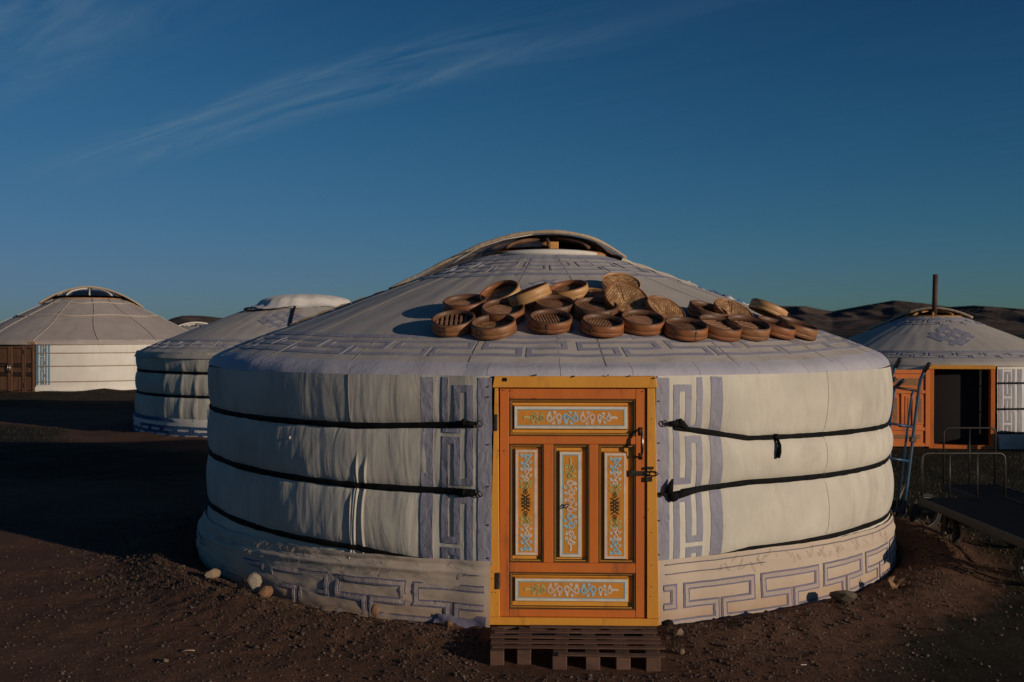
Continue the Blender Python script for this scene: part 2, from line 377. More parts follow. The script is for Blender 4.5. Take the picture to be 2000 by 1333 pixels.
GRASS = simple('dull_grass', (.040, .046, .018), .9, (.075, .068, .030), 1.5, 0)
LEAF = simple('dead_leaf', (.42, .25, .13), .8, (.30, .16, .08), 20, .3, 60, .001)
PAPER = simple('paper_scrap', (.75, .72, .68), .8)

def soil_mat():
    m, nt, b, N, L = newmat('steppe_soil'); b.inputs['Roughness'].default_value = .95; b.inputs['Specular IOR Level'].default_value = .1
    tc = N.new('ShaderNodeTexCoord')
    def noise(sc, det, ro=.6, st=(1, 1, 1)):
        mp = N.new('ShaderNodeMapping'); mp.inputs['Scale'].default_value = st; L.new(tc.outputs['Object'], mp.inputs[0])
        n = N.new('ShaderNodeTexNoise'); n.inputs['Scale'].default_value = sc; n.inputs['Detail'].default_value = det; n.inputs['Roughness'].default_value = ro
        L.new(mp.outputs[0], n.inputs['Vector']); return n.outputs[0]
    def rg(v, a, c_, o0=0, o1=1):
        r = N.new('ShaderNodeMapRange'); r.inputs[1].default_value = a; r.inputs[2].default_value = c_; r.inputs[3].default_value = o0; r.inputs[4].default_value = o1
        L.new(v, r.inputs[0]); return r.outputs[0]
    def mix(f, a, c_):
        x = N.new('ShaderNodeMix'); x.data_type = 'RGBA'
        L.new(f, x.inputs[0])
        for i, v in ((6, a), (7, c_)):
            if isinstance(v, tuple): x.inputs[i].default_value = (*v, 1)
            else: L.new(v, x.inputs[i])
        return x.outputs[2]
    def mt(op, a, c_):
        n = N.new('ShaderNodeMath'); n.operation = op
        for i, v in enumerate((a, c_)):
            if isinstance(v, (int, float)): n.inputs[i].default_value = v
            else: L.new(v, n.inputs[i])
        return n.outputs[0]
    soil = mix(rg(noise(.9, 6), .35, .68), (.160, .082, .050), (.098, .054, .036))
    soil = mix(rg(noise(.45, 4, .6, (1, 2.2, 1)), .52, .68, 0, .8), soil, (.165, .092, .060))
    soil = mix(rg(noise(26, 5, .75), .48, .72, 0, .7), soil, (.045, .028, .021))
    soil = mix(rg(noise(60, 2, .7), .68, .76, 0, .6), soil, (.22, .16, .11))
    grassc = mix(rg(noise(1.3, 7), .35, .65), (.020, .018, .011), (.036, .029, .018))
    at = N.new('ShaderNodeAttribute'); at.attribute_name = 'grass'
    g = rg(mt('ADD', at.outputs['Fac'], mt('MULTIPLY', mt('SUBTRACT', noise(2.2, 6, .7), .5), .9)), .35, .65)
    base = mix(g, soil, grassc)
    L.new(base, b.inputs['Base Color'])
    b0 = N.new('ShaderNodeBump'); b0.inputs['Strength'].default_value = .8; b0.inputs['Distance'].default_value = .03; L.new(noise(9, 6, .7), b0.inputs['Height'])
    b1 = N.new('ShaderNodeBump'); b1.inputs['Strength'].default_value = .9; b1.inputs['Distance'].default_value = .012; L.new(noise(55, 5, .75), b1.inputs['Height'])
    L.new(b0.outputs[0], b1.inputs['Normal']); L.new(b1.outputs[0], b.inputs['Normal'])
    return m
SOIL = soil_mat()
def hill_mat():
    m, nt, b, N, L = newmat('hazy_hill'); b.inputs['Roughness'].default_value = 1; b.inputs['Specular IOR Level'].default_value = 0
    tc = N.new('ShaderNodeTexCoord'); n = N.new('ShaderNodeTexNoise'); n.inputs['Scale'].default_value = .012; n.inputs['Detail'].default_value = 9; n.inputs['Roughness'].default_value = .65
    L.new(tc.outputs['Object'], n.inputs['Vector']); r = N.new('ShaderNodeMapRange'); r.inputs[1].default_value = .38; r.inputs[2].default_value = .62; L.new(n.outputs[0], r.inputs[0])
    x = N.new('ShaderNodeMix'); x.data_type = 'RGBA'; L.new(r.outputs[0], x.inputs[0]); x.inputs[6].default_value = (.065, .056, .054, 1); x.inputs[7].default_value = (.15, .11, .09, 1)  # both hill colours are brightened to hold the distance haze
    L.new(x.outputs[2], b.inputs['Base Color']); return m
HILL = hill_mat()

# ------------------------------------------------------------------ ground
MC = np.array([.29, 8.97])                       # centre of the near yurt
BC = np.array([-3.86, 19.15]); AC = np.array([-13.35, 32.5]); DC = np.array([7.2, 17.6]); EC = np.array([-13.8, 45.])
def ground_h(x, y):
    d = np.hypot(x-MC[0], y-MC[1]); h = 0
    berm = np.exp(-((d-3.18)/.24)**2)*(.02+.045*vn(x*2.1, y*2.1, 3)+.035*sm(2.4, 3.1, x)+.045*sm(-.6, -1.9, x)) * (1-np.exp(-((x-.35)/.75)**2)*(y < 8))
    h = h + berm
    near = sm(60, 9, y)
    rough = sm(4.4, 3.1, d)*.75+.25
    h = h + fbm(x*2.2, y*2.2, 3, 1)*.035*near + fbm(x*11, y*11, 3, 2)*.035*near*rough + fbm(x*34, y*34, 2, 4)*.014*near*rough
    h = h + fbm(x*.06, y*.06, 2, 9)*.6*sm(12, 60, np.hypot(x, y))
    db = np.hypot(x-BC[0], y-BC[1]); h = h + np.exp(-((db-3.2)/.35)**2)*.08*(.5+vn(x*2, y*2, 5))
    da = np.hypot(x-AC[0], y-AC[1]); h = h + np.exp(-((da-3.9)/.45)**2)*.12*(.5+vn(x*2, y*2, 6))
    inside = (d < 2.9); h = np.where(inside, np.minimum(h, -.01)-.03, h)
    # trodden flat in front of the door
    fl = np.exp(-(((x-.35)/.62)**4+((y-5.6)/.45)**4)); h = h*(1-.9*fl)
    return h
def axis(segs):
    out = []
    for a, b, st in segs: out += list(np.arange(a, b, st))
    return np.array(out+[segs[-1][1]])
gx = axis([(-9000, -3000, 1500), (-3000, -400, 260), (-400, -60, 34), (-60, -16, 2.2), (-16, -6, .3), (-6, -3.6, .07), (-3.6, 3.9, .028), (3.9, 6, .07), (6, 16, .3), (16, 60, 2.2), (60, 400, 34), (400, 3000, 260), (3000, 9000, 1500)])
gy = axis([(-3000, -200, 300), (-200, -20, 20), (-20, 2, 1.1), (2, 4.9, .1), (4.9, 7.6, .028), (7.6, 11, .07), (11, 20, .2), (20, 40, .5), (40, 100, 5), (100, 800, 50), (800, 9000, 700)])
X, Y = np.meshgrid(gx, gy); Z = ground_h(X, Y)
nx, ny = len(gx), len(gy)
V = np.stack([X.ravel(), Y.ravel(), Z.ravel()], 1)
ii, jj = np.meshgrid(np.arange(nx-1), np.arange(ny-1)); q = (jj*nx+ii).ravel()
Fq = np.stack([q, q+1, q+nx+1, q+nx], 1)
me = bpy.data.meshes.new('ground'); me.vertices.add(len(V)); me.vertices.foreach_set('co', V.ravel())
me.loops.add(Fq.size); me.loops.foreach_set('vertex_index', Fq.ravel().astype(np.int32)); me.polygons.add(len(Fq))
me.polygons.foreach_set('loop_start', np.arange(0, Fq.size, 4, dtype=np.int32)); me.polygons.foreach_set('use_smooth', np.ones(len(Fq), bool)); me.update(calc_edges=True)
def grassy(x, y):
    d = np.hypot(x-MC[0], y-MC[1])
    g = sm(10.3, 13, y)*.62+.1*vn(x*.5, y*.5, 3)
    g = g-.9*np.exp(-((y-(19.5-.45*(x+6)))/1.4)**2)*(x < 0)
    db = np.hypot(x-BC[0], y-BC[1]); g = g-.8*np.exp(-((db-3.4)/.6)**2)
    g = np.maximum(g, sm(.5, 2.8, x)*.92)
    g = g-1.0*np.exp(-((d-3.2)/.45)**2)
    return g
at = me.attributes.new('grass', 'FLOAT', 'POINT'); at.data.foreach_set('value', grassy(V[:, 0], V[:, 1]).astype(np.float32))
go = link('ground', me, mat=SOIL); go['kind'] = 'structure'

# hills
def crest(azx):       # crest height angle against x/y slope
    xs = [-1.6, -1.0, -.5, -.345, -.335, -.32, -.30, -.285, -.24, -.1, .1, .22, .239, .265, .285, .311, .34, .371, .40, .425, .45, .50, .7, 1.1, 1.8]
    ys = [.008, .012, .006, .007, .0125, .0165, .0163, .0145, .011, .01, .014, .026, .0282, .0255, .0255, .0205, .0258, .0312, .0285, .0248, .0262, .0225, .02, .015, .01]
    return np.interp(azx, xs, ys)
HA = np.concatenate([np.linspace(-1.6, .12, 200), np.linspace(.125, .62, 330), np.linspace(.625, 1.8, 80)]); HD = np.concatenate([np.linspace(700, 1900, 110), np.linspace(1930, 2600, 12)])
A, D_ = np.meshgrid(HA, HD); HX = A*D_; HY = D_
t = sm(650, 1900, D_)*sm(2700, 1950, D_)
cr = crest(A)*1900+1.7
rid = 1-np.abs(fbm(HX/330, HY/330, 4, 21))*4.5
rid2 = 1-np.abs(fbm(HX/120, HY/120, 3, 22))*4
low = .55+.45*sm(1250, 1900, D_)
def ridged(x, y, sd_): 
    v = 1-np.abs(vn(x, y, sd_)*2-1); w_ = 1-np.abs(vn(x*2.3+5, y*2.3, sd_+1)*2-1); u_ = 1-np.abs(vn(x*5.1, y*5.1+3, sd_+2)*2-1)
    return v*.6+w_*.28+u_*.12
rg1 = ridged(HX/85+.3*HY/300, HY/190, 61)
HZ_ = cr*t*(.25+1.15*rg1*(.5+.5*sm(900, 1900, D_))) - 3
cw_ = sm(1700, 1900, D_); HZ_ = HZ_*(1-cw_)+cw_*np.maximum(HZ_, cr*1.02*t)
# keep the skyline of the photograph
HZ_ = np.minimum(HZ_, (crest(A)*1.0)*D_+1.75+fbm(HX/40, HY/40, 2, 3)*1.5)
hn, hm = len(HA), len(HD)
Vh = np.stack([HX.ravel(), HY.ravel(), HZ_.ravel()], 1)
ii, jj = np.meshgrid(np.arange(hn-1), np.arange(hm-1)); q = (jj*hn+ii).ravel()
ho = link('hills', mkmesh('hills', Vh, [tuple(map(int, r)) for r in np.stack([q, q+1, q+hn+1, q+hn], 1)], True), mat=HILL); ho['kind'] = 'structure'

# ------------------------------------------------------------------ yurts
class Yurt:
    """surface functions in the yurt's own space; theta in degrees, 0 faces the camera side (-y), + to +x"""
    def __init__(s, R=2.83, prof=None, ropes=None, b=(.025, .04), flare=.03, wr=1.0, sideup=.05, hz=1.5, k=1.0, seed=0, pleats=()):
        s.R = R; s.k = k; s.hz = hz; s.b = b; s.flare = flare; s.wr = wr; s.sideup = sideup; s.seed = seed; s.pleats = pleats
        s.prof = np.array(prof); dl = np.hypot(*np.diff(s.prof, axis=0).T); s.S = np.concatenate([[0], np.cumsum(dl)])
        s.ropes = ropes
    def rz(s, i, th): 
        xs, ys = s.ropes[i]; return np.interp(((np.asarray(th)+180) % 360)-180, xs, ys)
    def wr_r(s, th, z):
        th = np.asarray(th, float); z = np.asarray(z, float); thw = ((th+180) % 360)-180
        z1, z2, z3 = s.rz(0, th), s.rz(1, th), s.rz(2, th)
        def bul(lo, hi): 
            u = np.clip((z-lo)/(hi-lo), 0, 1); return np.where((z >= lo) & (z <= hi), np.sin(np.pi*u)**.7, 0)
        side = sm(-20, 20, thw); amp = s.b[0]*(1-side)+s.b[1]*side
        doorw = sm(9, 22, np.abs(thw-1.6))*.8+.2
        B = bul(z3, z2)+bul(z2, z1)+bul(z1, z1+.75*(s.hz-z1)+.20)*(1.12 if s.k == 2 else 1.05)+bul(z3-.5, z3)*.6
        r = s.R-.035+amp*B*doorw+s.flare*(1-z/s.hz)*(.4+.6*sm(10, 40, np.abs(thw)))
        if s.wr:
            left = sm(-8, -16, thw)*sm(-100, -60, thw); al = .35+.65*left
            dn = np.minimum(np.minimum(np.abs(z-z1), np.abs(z-z2)), np.abs(z-z3)); near = np.exp(-dn/.10); al = al*(.3+.7*sm(1.5, 1.36, z) if s.hz > 1.45 else 1)
            r = r+s.wr*(.016*fbm(th*.16+s.seed, z*1.6, 3, 31)*al + .009*fbm(th*.42+z*.9, z*1.1+s.seed, 3, 33)*al
                        + .010*fbm(th*.9+z*.6, z*1.0+s.seed, 2, 35)*(near*.9+.12)*al*sm(.02, .06, dn+.02)
                        + .016*left*fbm(th*.30-z*1.6, z*1.7+4, 3, 37)*sm(-22, -34, thw)*(z < z1)*sm(0, .15, z1-z))
            r = r-.008*s.wr*np.exp(-((z-z1)/.03)**2)-.008*s.wr*np.exp(-((z-z2)/.03)**2)-.006*s.wr*np.exp(-((z-z3)/.03)**2)
        if s.k == 2: r = r+.062*sm(18, 10.5, np.abs(thw-1.65))
        for (tp, slope, w, a, zt) in s.pleats:
            c = tp+slope*(z-.8)+.25*np.sin(z*6+tp); r = r+a*np.exp(-((thw-c)/w)**2)*(z < zt)*sm(0, .12, zt-z)
        return r
    def wall(s, th, z, off=0):
        th = np.asarray(th, float); z = np.asarray(z, float); r = s.wr_r(th, z)+off; a = np.radians(th)
        return np.stack([r*np.sin(a), -r*np.cos(a), z+0*r], -1)
    def rs(s, t):      # roof radius and height at slope distance t
        return np.interp(t, s.S, s.prof[:, 0]), np.interp(t, s.S, s.prof[:, 1])
    def t_of_r(s, r): return np.interp(r, s.prof[:, 0], s.S)
    def roof(s, th, t, off=0):
        th = np.asarray(th, float); t = np.asarray(t, float)
        r, z = s.rs(t); r2, z2 = s.rs(np.minimum(t+.03, s.S[-1])); r0, z0 = s.rs(np.maximum(t-.03, 0))
        dr, dz = r2-r0, z2-z0; l = np.hypot(dr, dz)+1e-9; nr, nz = -dz/l, dr/l
        thw = ((th+180) % 360)-180
        up = s.sideup*sm(15, 80, np.abs(thw))*(r/s.R)**2
        w = s.wr*(.016*fbm(th*.10+s.seed, t*1.3, 3, 41)+.004*fbm(th*.5, t*5, 3, 43)) + .0016*s.wr*np.cos(np.radians(th)*44)*(r/s.R)**.5
        ev = sm(s.S[-1]-.16, s.S[-1]-.02, t)
        w = w+s.wr*ev*(.008*fbm(th*.55, t*3, 3, 45)+.002)-(.010*sm(.42, .12, s.S[-1]-t)*(.5+fbm(th*.09+3, t*0, 2, 47)) if s.k == 2 else 0)
        o = off+w; a = np.radians(th); rr = r+nr*o; z = z+(.030*ev*sm(14, 10.5, np.abs(thw-1.65)) if s.k == 2 else 0)
        return np.stack([rr*np.sin(a), -rr*np.cos(a), z+nz*o+up], -1)
    def arc(s, f, c=0.):     # surface function with u in metres of arc round the wall
        return lambda u, v, off: f(np.asarray(u)/s.R*57.29578+c, v, off)

def grid(name, surf, us, vs, parent, mat, off=0, close=False):
    U, Vv = np.meshgrid(us, vs); P = surf(U.ravel(), Vv.ravel(), off); n, m = len(us), len(vs)
    ii, jj = np.meshgrid(np.arange(n if close else n-1), np.arange(m-1)); i2 = (ii+1) % n
    a = (jj*n+ii).ravel(); b = (jj*n+i2).ravel(); c = ((jj+1)*n+i2).ravel(); d = ((jj+1)*n+ii).ravel()
    Fq = np.stack([a, b, c, d], 1).astype(np.int32)
    me = bpy.data.meshes.new(name); me.vertices.add(len(P)); me.vertices.foreach_set('co', P.ravel())
    me.loops.add(Fq.size); me.loops.foreach_set('vertex_index', Fq.ravel()); me.polygons.add(len(Fq))
    me.polygons.foreach_set('loop_start', np.arange(0, Fq.size, 4, dtype=np.int32)); me.polygons.foreach_set('use_smooth', np.ones(len(Fq), bool)); me.update(calc_edges=True)
    return link(name, me, parent, mat=mat)

def strap(Y, i, t0, t1, parent, mat, w=.034, off=.007, name='tie_strap', n=200):
    ths = np.linspace(t0, t1, n); zc_ = Y.rz(i, ths)
    loose = 0.004
    us = ths; rows = []
    prof = [(-.5, -.004), (-.5, off), (-.25, off+.003), (.25, off+.003), (.5, off), (.5, -.004)]
    P = []
    wv = w*(1+.45*fbm(ths*.5, ths*0, 3, i+3))
    for (a, o) in prof:
        zz = zc_+a*wv; r = Y.wr_r(ths, zc_)+o+loose; q = np.radians(ths)
        P.append(np.stack([r*np.sin(q), -r*np.cos(q), zz], -1))
    P = np.stack(P, 1).reshape(-1, 3); m = len(prof)
    Fq = [(k*m+j, (k+1)*m+j, (k+1)*m+j+1, k*m+j+1) for k in range(n-1) for j in range(m-1)]
    return link(name, mkmesh(name, P, Fq, True), parent, mat=mat)

def wall_thetas(d0, d1, dense, coarse=3.0, vis=((-75, 85),)):
    out = []; t = d1
    while t < 360+d0:
        out.append(t); tw = ((t+180) % 360)-180
        t += dense(tw)
    out.append(360+d0); return np.array(out)

# ============================ the near yurt
PR = [[.50,2.415],[1.0,2.235],[1.5,2.045],[2.0,1.85],[2.5,1.65],[2.62,1.600],[2.70,1.565],[2.76,1.532],[2.795,1.500],[2.812,1.472],[2.817,1.455]]
ropes = [([-180, -90, -60, -27, -9, 12, 25, 50, 90, 180], [1.17, 1.17, 1.17, 1.165, 1.20, 1.195, 1.09, 1.07, 1.02, 1.02]),
         ([-180, -90, -60, -27, -9, 12, 25, 50, 90, 180], [.81, .81, .82, .79, .79, .775, .815, .80, .775, .775]),
         ([-180, -90, -60, -27, -9, 12, 25, 50, 90, 180], [.41, .41, .44, .40, .31, .31, .395, .40, .335, .335])]
pleats = [(-26.6, 1.8, .14, .010, 1.02), (-27.1, 1.2, .12, .008, .95), (-27.8, -.6, .14, .010, .78), (-26.0, 2.2, .35, -.006, .95), (-25.3, 1.6, .16, .010, 1.0), (-19, 1, 1.0, .006, .8), (-45, 3, .22, .012, 1.15), (-15.5, 1, .9, .007, .8)]
Ym = Yurt(ropes=ropes, prof=PR, pleats=pleats, k=2)
main = empty('yurt', (MC[0], MC[1], 0), label='largest and nearest white yurt, steamers on its roof, orange door closed', cat='yurt')
D0, D1 = -8.45, 11.75            # wall opening for the door
ths = wall_thetas(D0, D1, lambda t: (.08 if -29 < t < -23 else .13) if -62 < t < -8 else (.3 if 0 < t < 95 else (.6 if -95 < t < 0 else 3)))
w = grid('wall_cover', Ym.wall, ths, np.linspace(-.02, 1.49, 110), main, CREAM)
ts = np.linspace(0, Ym.S[-1], 70)
rth = np.arange(-180, 180, .6)
grid('roof_cover', Ym.roof, rth, ts, main, ROOFC, close=True)
# inside lining, its near-black colour keeps the room under the crown dark
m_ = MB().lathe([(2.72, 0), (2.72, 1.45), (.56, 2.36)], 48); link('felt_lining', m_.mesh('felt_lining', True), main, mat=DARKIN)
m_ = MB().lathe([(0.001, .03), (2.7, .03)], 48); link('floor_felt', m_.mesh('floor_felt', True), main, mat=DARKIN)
rt = lambda r: float(Ym.t_of_r(r))
S1 = Ym.S[-1]
# roof bands (v = slope distance; u = arc metres at R)
TW = 57.29578/Ym.R
def roofarc(u, v, off): return Ym.roof(np.asarray(u)*TW, v, off)
circ = 2*math.pi*Ym.R
def ring(name, v0, v1, mat, off, pieces, hole=None, u0=None, u1=None, step=.06, gap=.0015):
    n = pieces; L_ = circ/n
    for k in range(n):
        region(name, [(-circ/2+k*L_+gap, v0, -circ/2+(k+1)*L_-gap, v1)], roofarc, off, step, main, mat)
ring('pale_roof_band', rt(2.285), rt(2.70), ROOFL, .002, 12, step=.05)
ring('valance_strip', rt(2.695), S1+.004, VALC, .0045, 40, step=.04)
ring('border_strip', rt(2.30), rt(2.352), VIOL, .005, 30, step=.05)
P_ = circ/26
for k, rects in enumerate(meander(-circ/2+.12, P_, rt(2.415), rt(2.505), rt(2.598), 26, .040)):
    rr = [(a, b, c, d) for a, b, c, d in rects]
    # strokes running round are thin, short returns are wider cloth triangles in the photograph
    region('key_pattern_patch', rr, roofarc, .005, .03, main, VIOL, wob=.004)
P2 = circ/13
for k, rects in enumerate(meander(-circ/2, P2, rt(.80), rt(.90), rt(1.0), 13, .035)):
    region('crown_key_patch', rects, roofarc, .005, .06, main, VIOL, wob=.004)
ring('crown_border_strip', rt(1.08), rt(1.135), VIOL, .005, 13, step=.08)
ring('crown_border_strip', rt(.60), rt(.72), VIOL, .005, 13, step=.08)
# radial seams, thin raised cords
for th in list(range(-174, 180, 18)):
    tt = np.linspace(rt(.62), S1-.02, 30); P = Ym.roof(np.full(30, th+.8)+.8*np.sin(tt*2+th), tt, .0012+.0035*(tt > rt(2.28)))
    link('roof_seam', MB().tube(P, .0014, 5).mesh('roof_seam', True), main, mat=(THREAD if th < -12 or th > 100 else DTHREAD))
# knot motif on the roof behind the steamers
def diamond(u, v, off, c=(0, 0), sc=1.0, f=roofarc, k=1.0, yk=.75):
    uu = (np.asarray(u)-np.asarray(v))*.7071*sc*k+c[0]; vv = (np.asarray(u)+np.asarray(v))*.7071*sc*yk+c[1]
    return f(uu, vv, off)
def knot(parent, f, c, sc, mat, off, name='knot_emblem', k=1.0, yk=.75, step=.06, w=.085):
    rects = []
    a = [-.36, -.12, .12, .36]
    for q in (-.24, 0, .24):
        rects += [(-.40, q-w/2, .40, q+w/2), (q-w/2, -.40, q+w/2, .40)]
    rects += [(-.40, -.24-w/2, -.40+w, 0+w/2), (.40-w, 0-w/2, .40, .24+w/2), (-w/2, -.40, .24+w/2, -.40+w), (-.24-w/2, .40-w, w/2, .40)]
    return region(name, rects, lambda u, v, o: diamond(u, v, o, c, sc, f, k, yk), off, step, parent, mat)
knot(main, roofarc, (-.02, rt(1.42)), .55, VIOL, .005, k=1.9)

# wall appliques either side of the door
warc = lambda u, v, off: Ym.wall(np.asarray(u)*TW, v, off)
dl, dr = D0/TW, D1/TW
for sgn, e in ((-1, dl), (1, dr)):
    def X_(d): return e+sgn*d
    def strip(a, b, z0, z1, nm='applique_strip', mt=PURP):
        u0, u1 = sorted((X_(a), X_(b))); region(nm, [(u0, z0, u1, z1)], warc, .0028, .02, main, mt, wob=.0035)
    strip(-.01, .072, .36, 1.48); strip(.365, .445, .36, 1.48)
    P = .67
    path = lambda a: None
    T, Mm, B = .122, .205, .285
    for k in range(-1, 3):
        rects = meander(0, P, T, Mm, B, 1, .042)[0]
        out = []
        top = 1.455-(k)*P
        for (a, b, c, d) in rects:
            z1, z0 = top-a, top-c; u0, u1 = sorted((X_(b), X_(d)))
            z1 = min(z1, 1.48); z0 = max(z0, .36)
            if z1-z0 > .004: out.append((u0, z0, u1, z1))
        if out: region('key_pattern_patch', out, warc, .0028, .02, main, PURP, wob=.0035)
# hem nails along the door
# skirt
def zt(th): 
    thw = ((np.asarray(th, float)+180) % 360)-180
    return np.interp(thw, [-180, -80, -45, -9, 12, 30, 50, 80, 180], [.32, .31, .36, .385, .385, .40, .375, .32, .32])+.012*fbm(thw*.3, thw*0, 3, 51)
def skirt_s(th, v, off=0):
    th = np.asarray(th, float); v = np.asarray(v, float); thw = ((th+180) % 360)-180
    z = -.035+v*(zt(th)+.035)
    lump = sm(-28, -50, thw)*.055+sm(45, 70, thw)*.012
    r = Ym.wr_r(th, np.clip(z, .0, 1.4))*0+Ym.R+.012+.02*(1-v)+lump*np.sin(np.pi*np.clip(v*.92+.08, 0, 1))**.8
    left = sm(-6, -20, thw)
    r = r+(.020*fbm(th*.12, v*1.8, 3, 52)+.012*fbm(th*.25+v*2, v*5, 3, 53)+.012*fbm(th*.07+4, v*9+th*.03, 2, 54))*(.45+.9*left+.5*sm(50, 75, thw))
    fold = (.014*np.exp(-((v-.78-.05*np.sin(th*.06))/.045)**2)-.012*np.exp(-((v-.86-.05*np.sin(th*.06))/.03)**2))*(.3+left); r = r+fold
    r = r+.040*sm(16, 10.5, np.abs(thw-1.65))
    r = r+off; a = np.radians(th)
    return np.stack([r*np.sin(a), -r*np.cos(a), z+0*r], -1)
sths = wall_thetas(D0+.1, D1-.1, lambda t: .22 if -75 < t < 85 else 3)
sk = grid('skirt', skirt_s, sths, np.linspace(0, 1, 40), main, SKIRT)
sarc = lambda u, v, off: skirt_s(np.asarray(u)*TW, v, off)
def skirt_pattern(u0, u1, P, T, M, B, off_=0.):
    n = int((u1-u0)/P)+2
    for rects in meander(u0+off_-P, P, T, M, B, n, .044):
        def clipr(rs, g):
            o = []
            for a, b, c, d in rs:
                cy = (b+d)/2; hv = (d-b)/2
                if hv < .05: b, d = cy-.044*1.15-(-g)*1.6*0, cy+.044*1.15
                a, b, c, d = a+g, b+g*2.2, c-g, d-g*2.2
                a = max(a, u0); c = min(c, u1); b = max(b, .015)
                if c-a > .003 and d-b > .01: o.append((a, b, c, d))
            return o
        base = clipr(rects, 0); inn = clipr(rects, .011)
        if base: region('key_pattern_patch', base, sarc, .004, .03, main, SKPUR, wob=.004)
        if inn: region('key_pattern_inlay', inn, sarc, .0065, .03, main, SKIN2, wob=.004)
skirt_pattern(dr+.03, dr+4.2, .56, .60, .34, .10, .12)
skirt_pattern(dl-3.6, dl-.03, .56, .60, .34, .10, .30)
# hem lines of the skirt
for t0, t1, vv in ((12.6, 70, .93), (12.6, 27, .80), (-45, -9.6, .80)):
    tt = np.linspace(t0, t1, 90); P = skirt_s(tt, np.full(90, vv)+.012*fbm(tt*.3, tt*0, 3, 61), .004)
    link('hem_cord', MB().tube(P, .0035, 5).mesh('hem_cord', True), main, mat=SKPUR)
# frayed threads at the skirt top
mb = MB()
for k in range(120):
    th = random.choice([random.uniform(-58, -10), random.uniform(-50, -28), random.uniform(20, 60)]); v = random.uniform(.80, .98)
    p0 = skirt_s([th], [v], .004)[0]; L_ = random.uniform(.02, .07); dx = random.uniform(-.03, .03)
    p1 = skirt_s([th+dx*18], [v-L_*1.2], .012)[0]; p2 = skirt_s([th+dx*30], [v-L_*2.2], .008)[0]
    mb.tube([p0, p1, p2], .0011, 3)
o = link('frayed_thread', mb.mesh('frayed_thread'), main, mat=THREAD); o['kind'] = 'stuff'
# straps
strap(Ym, 0, -105, -10.4, main, STRAP, .036, off=.011); strap(Ym, 1, -105, -10.2, main, STRAP, .038, off=.011); strap(Ym, 2, -105, -14, main, STRAP, .034, off=.014)
strap(Ym, 0, 14, 110, main, STRAP, .033, off=.012); strap(Ym, 1, 15, 110, main, STRAP, .036, off=.010); strap(Ym, 2, 15, 110, main, STRAP, .034)
# ties, rings and knots of the straps
def blob(mb, c, rx, ry, rz, seed=0, n=10):
    c = Vector(c); V = []; Fc = []
    for i in range(n+1):
        a = math.pi*i/n
        for j in range(n):
            q = 2*math.pi*j/n; d = Vector((math.sin(a)*math.cos(q), math.sin(a)*math.sin(q), math.cos(a)))
            w_ = 1+.5*float(fbm(np.array(d.x*1.7+seed), np.array(d.z*1.7+d.y+seed), 2, seed))
            V.append(c+Vector((d.x*rx, d.y*ry, d.z*rz))*w_)
    for i in range(n):
        for j in range(n): Fc.append((i*n+j, i*n+(j+1) % n, (i+1)*n+(j+1) % n, (i+1)*n+j))
    mb.add(V, Fc)
def wp(th, z, off): return Vector(Ym.wall([th], [z], off)[0])
for th, z in ((-9.7, 1.205), (-9.7, .785), (12.6, 1.205)):
    sgn = -1 if th < 0 else 1
    c = wp(th-sgn*.0, z, .022)
    mb = MB(); mb.tube([c+Vector((math.cos(a)*.017, -.006*math.sin(a), math.sin(a)*.017)) for a in np.linspace(0, 2*math.pi, 20)], .004, 6, cap=False)
    link('strap_ring', mb.mesh('strap_ring', True), main, mat=IRON)
    mb = MB(); mb.tube([wp(th+sgn*.35, z, .02), wp(th+sgn*1.2, z, .024), wp(th+sgn*2.4, z-.004, .022), wp(th+sgn*3.4, float(Ym.rz(0 if z > 1 else 1, th+sgn*3.4)), .012)], [.009, .017, .02, .015], 8, flat=.6)
    blob(mb, wp(th+sgn*2.0, z+.006, .026), .018, .014, .024, 5)
    link('strap_tie', mb.mesh('strap_tie', True), main, mat=STRAP)
mb = MB(); blob(mb, wp(13.6, .765, .03), .032, .020, .030, 3, 14)
mb.tube([wp(13.0, .79, .03), wp(13.1, .83, .035), wp(13.4, .875, .03)], [.026, .020, .004], 8, flat=.6)
mb.tube([wp(14, .77, .03), wp(16.2, .785, .026), wp(18.5, .797, .018)], [.026, .020, .013], 8, flat=.6)
mb.tube([wp(12.6, .775, .03), wp(11.6, .79, .03)], [.012, .006], 6)
link('cloth_knot', mb.mesh('cloth_knot', True), main, mat=STRAP)
thk = 29.5; zk = float(Ym.rz(0, thk))
mb = MB(); blob(mb, wp(thk, zk, .022), .022, .018, .024, 9)
mb.tube([wp(thk, zk-.01, .022), wp(thk-.15, zk-.05, .024), wp(thk-.35, zk-.09, .02), wp(thk-.5, zk-.125, .012)], [.012, .018, .024, .022], 8, flat=.5)
link('strap_knot', mb.mesh('strap_knot', True), main, mat=STRAP)

